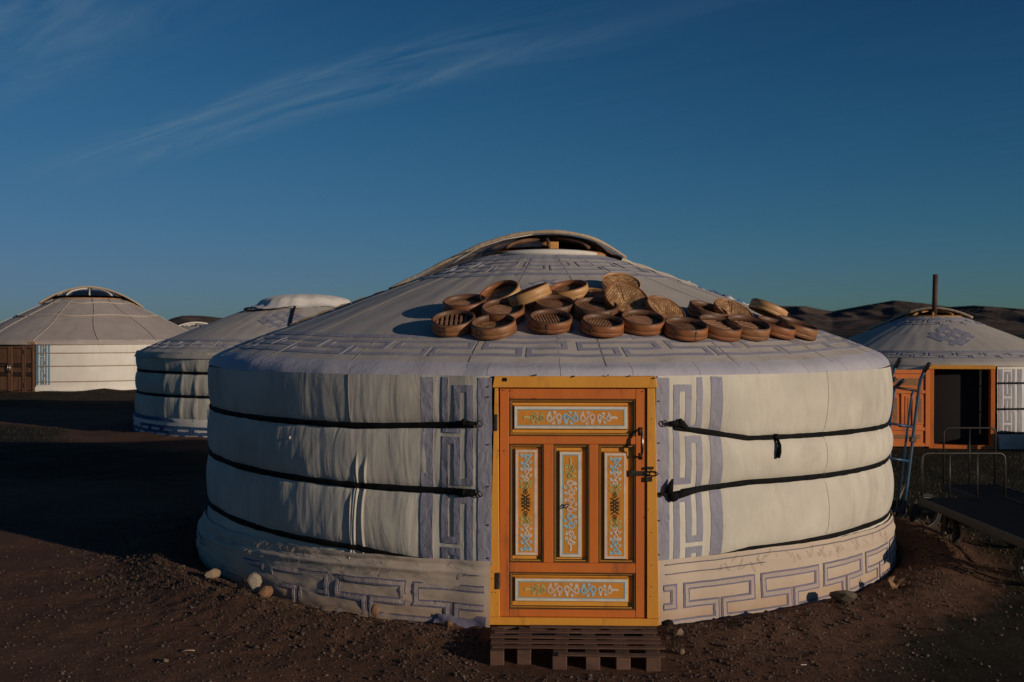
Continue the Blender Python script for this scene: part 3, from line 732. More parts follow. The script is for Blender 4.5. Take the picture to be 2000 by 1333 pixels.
# ---- crown
cr_ = empty('crown', (0, 0, 0)); bpy.data.objects.remove(cr_)
m_ = MB().lathe([(.50+.035*math.cos(a), 2.40+.035*math.sin(a)) for a in np.linspace(0, 2*math.pi, 10)[:-1]], 48, closed=True)
crown = link('crown_ring', m_.mesh('crown_ring', True), main, mat=CROWNW)
def dome(x, y, z0=2.425, hgt=.165, rc=.52):
    return z0+hgt*np.sqrt(np.clip(1-(np.asarray(x)**2+np.asarray(y)**2)/rc**2, 0, 1))
for k in range(8):
    a = k*math.pi/4+math.pi/2+.03
    pts = [(r*math.cos(a), r*math.sin(a), float(dome(r*math.cos(a), r*math.sin(a), 2.41, .145))) for r in np.linspace(.49, .03, 9)]
    link('crown_spoke', MB().tube(pts, .016, 6).mesh('crown_spoke', True), crown, mat=OLDWOOD)
link('crown_hub', MB().lathe([(.001, 2.50), (.07, 2.505), (.07, 2.56), (.001, 2.565)], 16).mesh('crown_hub', True), crown, mat=CROWNW)
link('crown_block', MB().box(.02, -.34, 2.452, .10, -.28, 2.512).mesh('crown_block', bev=.004), crown, mat=simple('bright_ochre_wood', (.80, .40, .10), .6, (.6, .28, .06), 9))
# glass in two front sectors
for (a0, a1) in ((math.pi*1.06, math.pi*1.47),):
    V = []; Fc = []; n = 12; m = 8
    for i in range(n+1):
        a = a0+(a1-a0)*i/n
        for j in range(m+1):
            r = .05+.43*j/m; V.append((r*math.cos(a), r*math.sin(a), float(dome(r*math.cos(a), r*math.sin(a), 2.405, .14))))
    Fc = [(i*(m+1)+j, i*(m+1)+j+1, (i+1)*(m+1)+j+1, (i+1)*(m+1)+j) for i in range(n) for j in range(m)]
    link('crown_pane', mkmesh('crown_pane', V, Fc), crown, mat=GLASS)
# pale roll of cloth at the front lip
aa = np.linspace(-38, 46, 40)
P = [(.575*math.sin(R_(a)), -.575*math.cos(R_(a)), 2.404) for a in aa]
link('rolled_lip', MB().tube(P, [.006+.022*math.sin(math.pi*(i+.5)/40)**.5 for i in range(40)], 8).mesh('rolled_lip', True), main, mat=WHITEC)
# folded back crown cover: rear half draped from a rolled front hem
def hem(x):
    z = np.interp(x, [-1.36, -1.1, -.8, -.55, -.35, -.15, .02, .2, .38, .52, .62, .70], [2.13, 2.245, 2.39, 2.50, 2.56, 2.592, 2.602, 2.598, 2.565, 2.51, 2.455, 2.40])
    y = np.interp(x, [-1.36, -.8, -.3, .1, .5, .70], [-.02, -.10, -.16, -.17, -.12, -.02]); return y, z
xs = np.linspace(-1.36, .70, 60); hy, hz = hem(xs)
for _ in range(14):
    hz[1:-1] = (hz[:-2]+hz[1:-1]*2+hz[2:])/4; hy[1:-1] = (hy[:-2]+hy[1:-1]*2+hy[2:])/4
hz += .012*np.exp(-((xs+.1)/.6)**2)
V = []; 
for i, x in enumerate(xs):
    for j in range(14):
        f = j/13; y = hy[i]+(1.15-abs(x)*.35-hy[i])*f
        zr = float(np.interp(math.hypot(x, y), Ym.prof[:, 0], Ym.prof[:, 1]))+.025
        zd = hz[i]-.02-.35*f**1.7*1.1
        V.append((x, y, max(zr, min(zd, hz[i]))+.01*math.sin(x*23+f*4)*f))
Fc = [(i*14+j, i*14+j+1, (i+1)*14+j+1, (i+1)*14+j) for i in range(59) for j in range(13)]
cc = link('crown_cover', mkmesh('crown_cover', V, Fc), main, mat=EDGE)
rr_ = [.008+.011*math.sin(math.pi*min(1, max(0, (x+1.4)/2.2)))**.6 + .002*math.sin(x*19) for x in xs]
link('rolled_hem', MB().tube([(x, hy[i], hz[i]) for i, x in enumerate(xs)], rr_, 10).mesh('rolled_hem', True), cc, mat=EDGE)
# cloudy film hanging from the hem
V = []
for i, x in enumerate(xs[12:]):
    for j in range(6):
        f = j/5; X0, Y0, Z0 = x, hy[i+12]-.01, hz[i+12]-.012; ang = math.atan2(x, .5)
        rr = .60; X1, Y1 = x*1.0, -math.sqrt(max(.0, rr*rr-min(abs(x), .599)**2)); Z1 = 2.41
        if abs(x) > .5: Y1 = Y0-.12
        if x < -.5: Z1 = float(np.interp(math.hypot(x, Y1), Ym.prof[:, 0], Ym.prof[:, 1]))+.012
        ff = f*(.12+.88*(sm(-.15, -.5, x) if x < 0 else sm(.38, .6, x)))
        V.append((X0+(X1-X0)*ff, Y0+(Y1-Y0)*ff, Z0+(Z1-Z0)*ff**1.25))
n = len(xs[12:]); Fc = [(i*6+j, i*6+j+1, (i+1)*6+j+1, (i+1)*6+j) for i in range(n-1) for j in range(5)]
link('plastic_film', mkmesh('plastic_film', V, Fc), cc, mat=PLAST)
P = [(-.12, -.30, 2.575), (-.35, -.42, 2.525), (-.55, -.40, 2.462), (-.72, -.38, 2.37), (-.78, -.40, 2.325)]
link('film_edge', MB().tube(P, .005, 6).mesh('film_edge', True), cc, mat=PALEROPE)
# cream flap and twisted blue rope on the right of the roof
def flap(u, v, off):
    P = Ym.roof(u, v, off); return P
V = []; nn = 50
for i in range(nn):
    f = i/(nn-1); t_ = rt(.66)+f*(rt(1.30)-rt(.66)); wdt = 26*(1-f*.55)
    for j in range(8):
        g = j/7; th = 78+wdt*g*1.0+4*f; lift = .035*math.sin(math.pi*g)**.6*(1-.4*f)+.006+.005*math.sin(f*20+g*5)
        V.append(Ym.roof([th], [t_], lift)[0])
Fc = [(i*8+j, i*8+j+1, (i+1)*8+j+1, (i+1)*8+j) for i in range(nn-1) for j in range(7)]
link('cover_flap', mkmesh('cover_flap', V, Fc), cc, mat=simple('clean_cream_cloth', (.74, .64, .50), .8, (.66, .56, .42), 5, .4, 20, .006))
f_ = np.linspace(0, 1, 40); tt = rt(1.22)+f_*(rt(1.95)-rt(1.22))
P = Ym.roof(90+3*np.sin(f_*9), tt, .018); link('twisted_cloth', MB().tube(P, [.020+.009*math.sin(i*1.1) if i < 38 else .01 for i in range(40)], 8).mesh('twisted_cloth', True), cc,
     mat=simple('blue_white_cloth', (.66, .62, .58), .8, (.06, .15, .32), 7, .3, 30, .003, stretch=(1, .3, 1), lo=.50, hi=.53))
tt = np.linspace(rt(1.95), S1-.05, 20); link('tie_cord', MB().tube(Ym.roof(np.full(20, 90.), tt, .008), .006, 6).mesh('tie_cord', True), cc, mat=PALEROPE)
tt = np.linspace(rt(1.25), rt(2.2), 24); link('tie_cord', MB().tube(Ym.roof(-84+2*np.sin(tt*5), tt, .01), [.010+.006*math.sin(i*1.7) for i in range(24)], 6).mesh('tie_cord', True), cc, mat=ROPE)

# ---- door
SC = 1/327.
def du(px): return (px-1118)*SC
def dv(py): return (1222-py)*SC
DOOR_LOC = (.365-MC[0], -2.822, 0); DOOR_ROT = (0, 0, R_(-2.2))
def dpart(name, me, parent=None, mat=None, loc=None):
    return link(name, me, parent if parent is not None else main, loc, None, mat)
fr = link('door_frame', None, main)
bpy.data.objects.remove(fr)
def poly_prism(pts, y0, y1):
    n = len(pts); V = [(x, y0, z) for x, z in pts]+[(x, y1, z) for x, z in pts]
    Fc = [tuple(range(n))[::-1], tuple(range(n, 2*n))]+[(i, (i+1) % n, n+(i+1) % n, n+i) for i in range(n)]
    b = MB().add(V, Fc); return b
zs, zt_ = dv(1209), dv(757.5)
mbf = poly_prism([(du(950), dv(1224)), (du(1286), dv(1224)), (du(1286), zs), (du(950), zs)], -.005, .17)
frame = dpart('door_frame', fit_normals(mbf.mesh('door_frame', bev=.003)), main, OCHRE); frame.location = DOOR_LOC; frame.rotation_euler = DOOR_ROT
for nm, pts in (('jamb', [(du(952), zs+.001), (du(974.5), zs+.001), (du(971.5), zt_-.001), (du(964), zt_-.001)]),
                ('jamb', [(du(1262), zs+.001), (du(1286), zs+.001), (du(1278), zt_-.001), (du(1262), zt_-.001)]),
                ('lintel', [(du(960), zt_), (du(1282), zt_), (du(1279), dv(735)), (du(964), dv(735))])):
    j = dpart(nm, fit_normals(poly_prism(pts, -.012 if nm == 'lintel' else 0, .17).mesh(nm, bev=.003)), frame, OCHRE)
dpart('hanging_tag', MB().box(du(981), -.018, dv(745), du(989), -.0125, dv(738)).mesh(bev=.001), frame, STRAP)
door = link('door', poly_prism([(du(975), dv(1207.5)), (du(1261), dv(1207.5)), (du(1261), dv(759)), (du(972.5), dv(759))], .052, .062).mesh('door'), main, mat=DGAP)
fit_normals(door.data)
door.location = DOOR_LOC; door.rotation_euler = DOOR_ROT
YF = .012         # face plane of stiles and rails
def rail(nm, x0, y0, x1, y1, yf=YF):
    return dpart(nm, MB().box(du(x0), yf, dv(y1), du(x1), .0515, dv(y0)).mesh(nm, bev=.0025), door, ORANGE)
rail('stile', 974.5, 759, 992.5, 1208); rail('stile', 1240.5, 759, 1261, 1208)
g = .35
rail('rail', 992.5+g, 759, 1240.5-g, 780, YF+.001); rail('rail', 992.5+g, 853, 1240.5-g, 868.5, YF+.001)
rail('rail', 992.5+g, 1102, 1240.5-g, 1121, YF+.001); rail('rail', 992.5+g, 1194, 1240.5-g, 1208, YF+.001)
rail('stile', 1060.5, 868.5+g, 1079.5, 1102-g, YF+.002); rail('stile', 1149.5, 868.5+g, 1167.5, 1102-g, YF+.002)

def strips(rect, w, y0, y1):
    x0, t, x1, b = rect; mb = MB()
    mb.box(x0, y0, b, x0+w, y1, t).box(x1-w, y0, b, x1, y1, t).box(x0+w, y0, t-w, x1-w, y1, t).box(x0+w, y0, b, x1-w, y1, b+w); return mb
def ribbon(pts, w, y, taper=True):
    pts = np.array(pts); n = len(pts); t = np.gradient(pts, axis=0); t /= np.linalg.norm(t, axis=1)[:, None]+1e-9
    nrm = np.stack([-t[:, 1], t[:, 0]], 1); V = []
    ww = np.array([w*(.35+.65*math.sin(math.pi*(i+.5)/n)**.5) if taper else w for i in range(n)])/2
    a = pts+nrm*ww[:, None]; b = pts-nrm*ww[:, None]
    V = [(p[0], y, p[1]) for p in a]+[(p[0], y, p[1]) for p in b]
    Fc = [(i, i+1, n+i+1, n+i) for i in range(n-1)]
    return V, Fc
def clothoid(kmax, n=70, kind='S', turns=None):
    s = np.linspace(-1, 1, n); k = kmax*(np.sign(s)*np.abs(s)**1.6 if kind == 'S' else np.abs(s)**1.6)
    ang = np.cumsum(k)*(2/n); ang -= ang[n//2]
    p = np.cumsum(np.stack([np.cos(ang), np.sin(ang)], 1), 0)*(2/n); p -= p[n//2]; return p
def place(p, cx, cz, ln, rot=0, flip=1):
    sp = p[:, 0].max()-p[:, 0].min(); p = p/sp*ln; p = p*np.array([1, flip]); c, s_ = math.cos(rot), math.sin(rot)
    mid = (p.max(0)+p.min(0))/2; p = p-mid
    return np.stack([p[:, 0]*c-p[:, 1]*s_+cx, p[:, 0]*s_+p[:, 1]*c+cz], 1)
def spiral(cx_, cz_, r0, r1, a0, a1, n=26):
    a = np.linspace(a0, a1, n); r = np.linspace(r0, r1, n); return np.stack([cx_+r*np.cos(a), cz_+r*np.sin(a)], 1)
PI = math.pi
def s_scroll(st, R, flip=1):
    """two curls joined by a slanting stem, centred on the origin, along x"""
    A_ = spiral(-st/2, 0, R*.22, R, -PI/2-1.9*PI, -PI/2, 30); B_ = spiral(st/2, 0, R, R*.22, PI/2, PI/2-1.9*PI, 30)
    p = np.concatenate([A_, B_]); p[:, 1] *= flip; return p
def curl(cx_, cz_, R, a0, flip=1):
    p = spiral(0, 0, R, R*.2, a0, a0-1.7*PI*flip, 20); return p+np.array([cx_, cz_])
LAY = [0]
def orn(name, pieces, y, mat, w=.0075, taper=False):
    LAY[0] += 1
    mb = MB()
    for i, pts in enumerate(pieces):
        V, Fc = ribbon(pts, w, y-.00025*i-.00002*(LAY[0] % 7), taper); mb.add(V, Fc)
    return dpart(name, mb.mesh(name), door, mat)
HIL = {}
def scrollwork(cx, cz, L_, vertical, y, cols):
    """running row of curls with leaf hooks; outline colour below, second colour on top"""
    HIL.update({PYEL: DOLIVE, PWHITE: PTAN, PLBLUE: PBLUE, PBLUE: DBLUE, PPINK: PTAN})
    n = len(cols); st = L_/n
    T_ = (lambda p: np.stack([cx+p[:, 1], cz-p[:, 0]], 1)) if vertical else (lambda p: np.stack([cx+p[:, 0], cz+p[:, 1]], 1))
    for k, c in enumerate(cols):
        q = -L_/2+st*(k+.5); f = 1 if k % 2 else -1; edge = min(k, n-1-k); R = .0215 if edge else .0165
        base = s_scroll(st*.50, R, f)+np.array([q, 0])
        ex = [curl(q-st*.30, f*R*1.25, .0085, PI/2*f, f), curl(q+st*.34, -f*R*1.20, .0085, -PI/2*f, f), curl(q+st*.04, f*R*1.35, .0065, 0, -f), curl(q-st*.02, -f*R*1.35, .0065, PI, -f)]
        if edge == 0: ex.append(np.array([[q+(-1 if k == 0 else 1)*st*.35, 0], [q+(-1 if k == 0 else 1)*st*.62, .004], [q+(-1 if k == 0 else 1)*st*.80, 0]]))
        orn('scroll_ornament', [T_(base)]+[T_(e) for e in ex], y, c, .0125)
        orn('scroll_highlight', [T_(base)], y-.0016, HIL[c], .0036)
def panel(outer, border, wmat, inner_blue, vertical):
    x0, y0, x1, y1 = outer; r = (du(x0), dv(y0), du(x1), dv(y1))
    p = MB(); p.box(r[0]+.001, .040, r[3]+.001, r[2]-.001, .0515, r[1]-.001)
    pf = dpart('panel_board', p.mesh('panel_board'), door, OCHRE)
    # stepped dark moulding
    dpart('moulding', strips(r, .0075, YF+.004, .0395).mesh('moulding', bev=.0012), door, MOULD)
    r2 = (r[0]+.0076, r[1]-.0076, r[2]-.0076, r[3]+.0076)
    dpart('moulding', strips(r2, .0055, YF+.012, .0395).mesh('moulding', bev=.0012), door, OCHRE)
    r3 = (r2[0]+.0056, r2[1]-.0056, r2[2]-.0056, r2[3]+.0056)
    dpart('moulding', strips(r3, .004, YF+.010, .0395).mesh('moulding', bev=.001), door, MOULD)
    bx0, by0, bx1, by1 = border; b = (du(bx0), dv(by0), du(bx1), dv(by1))
    # raised centre with sloped sides
    e = .009; yf = YF+.004
    V = [(b[0]-e, .0395, b[3]-e), (b[2]+e, .0395, b[3]-e), (b[2]+e, .0395, b[1]+e), (b[0]-e, .0395, b[1]+e),
         (b[0]-.001, yf, b[3]-.001), (b[2]+.001, yf, b[3]-.001), (b[2]+.001, yf, b[1]+.001), (b[0]-.001, yf, b[1]+.001)]
    dpart('raised_field', MB().add(V, [(4, 5, 6, 7), (0, 1, 5, 4), (1, 2, 6, 5), (2, 3, 7, 6), (3, 0, 4, 7)]).mesh('raised_field'), door, FIELD)
    dpart('painted_border', strips(b, .0145, yf-.0012, yf+.001).mesh(), door, wmat)
    if inner_blue:
        b2 = (b[0]+.0146, b[1]-.0146, b[2]-.0146, b[3]+.0146)
        dpart('painted_line', strips(b2, .0055, yf-.001, yf+.001).mesh(), door, PBLUE)
    return b, yf-.0015
b, y = panel((993.5, 780.5, 1239.5, 852.5), (1003.5, 795, 1223.5, 838), PWHITE, True, False)
scrollwork(du(1113), dv(817), .50, False, y, [PYEL, PWHITE, PLBLUE, PPINK, PWHITE])
b, y = panel((993.5, 1121.5, 1239.5, 1193.5), (1005, 1133.5, 1225, 1177), PWHITE, True, False)
scrollwork(du(1115), dv(1155), .50, False, y, [PYEL, PPINK, PWHITE, PLBLUE, PWHITE])
b, y = panel((1080, 869, 1149, 1101.5), (1092.5, 884, 1133.5, 1090), PWHITE, True, True)
scrollwork(du(1113), dv(987), .50, True, y, [PYEL, PWHITE, PPINK, PLBLUE, PWHITE])
for (o_, bd) in (((993.5, 869, 1060, 1101.5), (1005.5, 880, 1047, 1087)), ((1168, 869, 1240, 1101.5), (1180, 886, 1222, 1093))):
    b, y = panel(o_, bd, PPINK, False, True)
    cx = (b[0]+b[2])/2; cz = (b[1]+b[3])/2
    for sg in (1, -1):
        for (dz, c, st, R) in ((.245, PLBLUE, .052, .0190), (.165, PWHITE, .046, .0150), (.100, PYEL, .034, .0130)):
            pcs = []
            p = s_scroll(st, R, 1); pcs.append(np.stack([cx+p[:, 1], cz+sg*(dz+p[:, 0])], 1))
            for mx in (1, -1):
                pcs.append(curl(cx+mx*.024, cz+sg*(dz+st*.75), .0075, PI/2, mx)); pcs.append(curl(cx+mx*.026, cz+sg*(dz-st*.1), .006, 0, -mx))
            orn('scroll_ornament', pcs, y, c, .0125)
            orn('scroll_highlight', pcs[:1], y-.0016, HIL[c], .0036)
    kp = []
    for q in (-1.5, -.5, .5, 1.5):
        for sg in (1, -1):
            c0 = np.array([cx, cz+q*.021]); d = np.array([.024, .018*sg]); kp.append(np.array([c0-d, c0, c0+d]))
    for mx in (1, -1):
        kp.append(np.array([[cx+mx*.024, cz-.05], [cx+mx*.024, cz+.05]]))
    orn('endless_knot', kp[:8], y-.0030, PDARK, .0060)
    for s_ in (1, -1): orn('knot_tip', [np.array([[cx, cz+s_*.050], [cx+m_x*.009, cz+s_*.062], [cx, cz+s_*.080]]) for m_x in (1, -1)], y-.0048, PDARK, .0055)
# hardware
def hinge(px, py, h=32):
    mb = MB(); mb.box(du(px-2.4), -.010, dv(py+h/2), du(px+2.4), .012, dv(py-h/2)); mb.box(du(px+1.8), .004, dv(py+h/2-2), du(px+4.4), .0125, dv(py-h/2+2))
    mb.tube([(du(px+2.6), -.004, dv(py+h/2)), (du(px+2.6), -.004, dv(py-h/2))], .0055, 8)
    dpart('hinge', mb.mesh('hinge', bev=0), door, IRON)
hinge(967, 826); hinge(970.5, 1137)
hx = du(1250.5)
mb = MB(); mb.box(hx-.013, .008, dv(851), hx+.013, YF+.001, dv(835)); mb.tube([(hx, .008, dv(838)), (hx, -.012, dv(840)), (hx+.003, -.040, dv(852)), (hx+.004, -.044, dv(868)), (hx+.002, -.038, dv(883)), (hx, -.012, dv(890)), (hx, .008, dv(893))],
        [.007, .008, .008, .0105, .008, .007, .006], 10)
mb.box(hx-.010, .008, dv(898), hx+.010, YF+.001, dv(885))
dpart('door_handle', mb.mesh('door_handle', True), door, CHROME)
mb = MB(); mb.box(du(1229), .002, dv(930), du(1240), YF+.001, dv(918)); mb.box(du(1240), .000, dv(929), du(1262), .005, dv(920))
mb.tube([(du(1262), .0, dv(921)), (du(1278), -.006, dv(920.5)), (du(1285), -.008, dv(925)), (du(1278), -.006, dv(929)), (du(1262), 0, dv(928.5))], .0045, 6)
dpart('hasp', mb.mesh('hasp'), door, IRON)
mb = MB(); mb.box(du(1262), -.012, dv(916), du(1275), -.003, dv(911)); mb.box(du(1261), -.010, dv(940), du(1272), -.002, dv(931))
mb.tube([(du(1267), -.004, dv(928)), (du(1266), -.024, dv(922)), (du(1270), -.026, dv(918)), (du(1273), -.006, dv(922))], .005, 8)
dpart('staple', mb.mesh('staple'), frame, IRON)
mb = MB(); mb.tube([(du(1098), YF-.012, dv(993)), (du(1106), YF-.02, dv(992)), (du(1111), YF-.018, dv(987)), (du(1105), YF-.014, dv(985)), (du(1099), YF-.008, dv(990))], .0035, 6)
dpart('pull_loop', mb.mesh('pull_loop', True), door, IRON)
# nails of the frame and of the hem
mb = MB()
for (px, py) in [(972, 762), (985, 762), (999, 763), (1000, 777), (1045, 778), (973, 881), (987, 881), (974, 803), (1262, 758), (1283-25, 764), (1000, 1146), (959, 1120), (959, 1133), (966, 1160), (959, 1160), (955, 1146), (1271, 1146), (1269, 1165), (1271, 1104), (1114, 741), (1258, 741), (1271, 818), (1265, 995), (1262, 1010), (1271, 1040)]:
    mb.tube([(du(px), .004, dv(py)), (du(px), -.002, dv(py))], .0028, 6)
for (px, py) in [(1046, 733.5), (1120, 736), (1186, 734), (1228, 735), (1276.5, 739)]:
    mb.tube([(du(px), .01, dv(py-1)), (du(px), -.026, dv(py-1))], .0045, 6)
o = dpart('nail_heads', mb.mesh('nail_heads', True), frame, NAILS); o['kind'] = 'stuff'
mb = MB()
for (sx, lst) in ((-1, (755, 775, 868, 950, 1025, 1090)), (1, (784, 866, 900, 1018, 1085))):
    for py in lst:
        th = D0-.15 if sx < 0 else D1+.15
        c = wp(th, dv(py), .004); mb.tube([c, c+Vector((0, -.008, 0))], .0045, 6)
o = link('hem_studs', mb.mesh('hem_studs', True), main, mat=IRON); o['kind'] = 'stuff'
# loose corner of the skirt by the door foot
V = []
for i in range(9):
    for j in range(9):
        f, g_ = i/8, j/8; th = D0-.3-6.5*f
        r = Ym.R+.03+.12*g_*(1-.4*f)+.02*math.sin(f*9+g_*4); z = .055-.075*g_+.04*math.sin(f*7)*g_*(1-g_)+.02*(1-f)*math.sin(g_*6)
        V.append((r*math.sin(R_(th)), -r*math.cos(R_(th)), z))
link('torn_corner', mkmesh('torn_corner', V, [(i*9+j, i*9+j+1, (i+1)*9+j+1, (i+1)*9+j) for i in range(8) for j in range(8)]), main, mat=SKPUR)
mb = MB(); blob(mb, (DOOR_LOC[0]+.56, DOOR_LOC[1]-.0, .012), .045, .03, .020, 6)  # added black blob, standing in for the dark hole at the jamb foot
link('dark_hole_blob', mb.mesh('dark_hole_blob', True), main, mat=STRAP)
# mend in the canvas
mb = MB(); blob(mb, wp(-38.2, 1.06, .001), .008, .004, .011, 4); link('canvas_mend', mb.mesh('canvas_mend', True), main, mat=CREAM)
tt = np.linspace(1.19, 1.49, 12); link('wall_seam', MB().tube(Ym.wall(np.full(12, -27.6)+.3*np.sin(tt*3), tt, .003), .0035, 5).mesh('wall_seam', True), main, mat=DTHREAD)
tt = np.linspace(.42, 1.5, 30); link('wall_seam', MB().tube(Ym.wall(np.full(30, 39.)+.2*np.sin(tt*5), tt, .0005), .002, 5).mesh('wall_seam', True), main, mat=THREAD)

# ============================ other yurts
def make_yurt(C, R, prof, k, ropes_z, label, wallmat, roofmat, door=None, skirt=None, seed=1, ropemat=STRAP, rw=.03, wr=1.0, b=(.03, .03), hz=1.5, nth=2.0, group=None, crown_r=None):
    root = empty('yurt', (C[0], C[1], 0), label=label, cat='yurt', group=group)
    rp = [([-180, 180], [z, z]) for z in ropes_z]
    Y = Yurt(R=R, prof=prof, ropes=rp, b=b, wr=wr, hz=hz, seed=seed, sideup=0, pleats=[(t, .5, .5, .012*wr, 1.3) for t in (-38, -30, -24, -12)] if wr > 1 else ())
    a0, a1 = (door[0], door[1]) if door else (0, 0)
    if door: th = np.arange(a1, 360+a0, .8); th = np.append(th, 360+a0)
    else: th = np.append(np.arange(0, 360, .7), 360)
    grid('wall_cover', Y.wall, th, np.linspace(-.05, hz+.03, 48), root, wallmat)
    grid('roof_cover', Y.roof, np.arange(-180, 180, 1.2), np.linspace(0, Y.S[-1], 40), root, roofmat, close=True)
    link('felt_lining', MB().lathe([(R-.12, 0), (R-.12, hz-.04), (prof[0][0]+.05, prof[0][1]-.05)], 40).mesh('felt_lining', True), root, mat=DARKIN) if not door else None
    for i, z in enumerate(ropes_z):
        strap(Y, i, a1 if door else 0, 360+a0 if door else 360, root, ropemat, rw, off=.02, name='tie_strap' if ropemat is STRAP else 'tie_rope')
    if skirt:
        smat, z1, bul = skirt
        def ss(th, v, off=0):
            th = np.asarray(th, float); z = -.06+v*(z1+.06); r = R+.03+bul*np.sin(np.pi*v)**.7+.03*fbm(th*.13, v*3, 3, seed)+off; a = np.radians(th)
            return np.stack([r*np.sin(a), -r*np.cos(a), z+0*r], -1)
        grid('skirt', ss, th, np.linspace(0, 1, 14), root, smat); Y.skirt = ss
    return root, Y
def simple_crown(root, Y, rc, z0, hgt, coverx, seed, panes=True, arch=.02):
    ring_ = link('crown_ring', MB().lathe([(rc+.03*math.cos(a), z0+.03*math.sin(a)) for a in np.linspace(0, 2*math.pi, 9)[:-1]], 40, closed=True).mesh('crown_ring', True), root, mat=CROWNW)
    dz = lambda x, y: z0+hgt*math.sqrt(max(0, 1-(x*x+y*y)/(rc*1.05)**2))
    for k in range(8):
        a = k*math.pi/4+math.pi/8; pts = [(r*math.cos(a), r*math.sin(a), dz(r*math.cos(a), r*math.sin(a))) for r in np.linspace(rc, .03, 8)]
        link('crown_spoke', MB().tube(pts, .022, 6).mesh('crown_spoke', True), ring_, mat=WHITEC if panes else CROWNW)
        if panes:
            V = []
            for i in range(6):
                aa_ = a+math.pi/4*i/5
                for j in range(6):
                    r = .03+(rc-.03)*j/5; V.append((r*math.cos(aa_), r*math.sin(aa_), dz(r*math.cos(aa_), r*math.sin(aa_))-.012))
            link('crown_pane', mkmesh('crown_pane', V, [(i*6+j, i*6+j+1, (i+1)*6+j+1, (i+1)*6+j) for i in range(5) for j in range(5)]), ring_, mat=GLASS)
    return ring_
def back_cover(root, Y, rot, x0, x1, ztop, mat, yedge=-.05, roll=.025, zoff=.03):
    """cover over the rear half of the crown with a rolled front edge; rot turns it to face the camera"""
    Rm = Matrix.Rotation(R_(rot), 4, 'Z'); n = 40; xs = np.linspace(x0, x1, n); V = []; E_ = []
    zr = lambda x, y: float(np.interp(math.hypot(x, y), Y.prof[:, 0], Y.prof[:, 1]))
    r0 = Y.prof[0][0]
    for x in xs:
        d = abs(x)/(r0*1.75); ze = max(zr(x, yedge)+zoff, ztop-(ztop-zr(r0*1.7, 0))*min(1.2, d)**1.9)
        E_.append(Rm @ Vector((x, yedge, ze)))
        for j in range(10):
            f = j/9; y = yedge+(r0*1.9-yedge)*f; V.append(Rm @ Vector((x, y, max(zr(x, y)+zoff, ze-.01-.45*f**1.8))))
    o = link('crown_cover', mkmesh('crown_cover', V, [(i*10+j, i*10+j+1, (i+1)*10+j+1, (i+1)*10+j) for i in range(n-1) for j in range(9)]), root, mat=mat)
    link('rolled_hem', MB().tube(E_, roll, 8).mesh('rolled_hem', True), o, mat=mat)
    return o

def plain_prof(R, ze, rc, zc, drop=.09, over=.03):
    p = [[rc+(R-.12-rc)*f, zc+(ze+.045-zc)*f+.06*math.sin(math.pi*f)*(zc-ze)*.25] for f in np.linspace(0, 1, 7)]
    return p+[[R-.03, ze], [R+over*.6, ze-.04], [R+over, ze-drop]]
def vpattern(root, Y, e, sgn, z0, z1, mat, sc=1.0, P=.42, wst=.035, T=.10, M=.17, B=.24, strips_=((0, .05), (.30, .36)), name='key_pattern_patch'):
    TWo = 57.29578/Y.R; f = lambda u, v, off: Y.wall(np.asarray(u)*TWo, v, off); e = e/TWo
    for a, b_ in strips_:
        u0, u1 = sorted((e+sgn*a*sc, e+sgn*b_*sc)); region('applique_strip', [(u0, z0, u1, z1)], f, .006, .1, root, mat)
    for k in range(-1, int((z1-z0)/P)+1):
        out = []
        for (a, b_, c, d) in meander(0, P, T*sc, M*sc, B*sc, 1, wst*sc)[0]:
            zt1, zt0 = z1-.03-k*P-a, z1-.03-k*P-c; u0, u1 = sorted((e+sgn*b_, e+sgn*d)); zt1 = min(zt1, z1); zt0 = max(zt0, z0)
            if zt1-zt0 > .005: out.append((u0, zt0, u1, zt1))
        if out: region(name, out, f, .006, .1, root, mat)
def roof_key(root, Y, r0, r1, n, w, mat, line=True, th0=-180, th1=180, name='roof_key_patch'):
    TWo = 57.29578/Y.R; f = lambda u, v, off: Y.roof(np.asarray(u)*TWo, v, off); c = 2*math.pi*Y.R
    T, B = float(Y.t_of_r(r0)), float(Y.t_of_r(r1)); P = c/n
    for k, rects in enumerate(meander(-c/2, P, T, (T+B)/2, B, n, w)):
        thk_ = -180+360*(k+.5)/n
        if th0 <= thk_ <= th1: region(name, rects, f, .007, .12, root, mat)
    if line: region('border_strip', [(th0/TWo, T-w*2.6, th1/TWo, T-w*1.2)], f, .007, .15, root, mat)

# yurt B, middle left
yB, YB = make_yurt(BC, 2.95, plain_prof(2.95, 1.42, .55, 2.36), 1, (1.10, .72, .30),
    'middle yurt on the left with a white cloth tied over its crown', CREAM, ROOFC, None, (WHITEC, .36, .02), seed=5, wr=1.35, b=(.040, .040), hz=1.40, rw=.045)
roof_key(yB, YB, 2.50, 2.76, 34, .030, PURP, True, -130, 60)
TB = 57.29578/2.95
sB = lambda u, v, off: YB.skirt(np.asarray(u)*TB, v, off)
region('skirt_border', [(-4.6, .86, 3.0, 1.0)], sB, .006, .12, yB, BLUEC)
for rects in meander(-4.5, .36, .66, .46, .26, 18, .042):
    region('skirt_key_patch', [(a, b_-.035, c, d+.035) for a, b_, c, d in rects], sB, .006, .1, yB, BLUEC)
vpattern(yB, YB, -19.5, 1, .30, 1.38, PURP, T=.13, M=.20, B=.27, strips_=((0, .06),))
knot(yB, lambda u, v, off: YB.roof(np.asarray(u)*TB, v, off), (-.15, float(YB.t_of_r(1.55))), 1.15, PURP, .006, k=1.35)
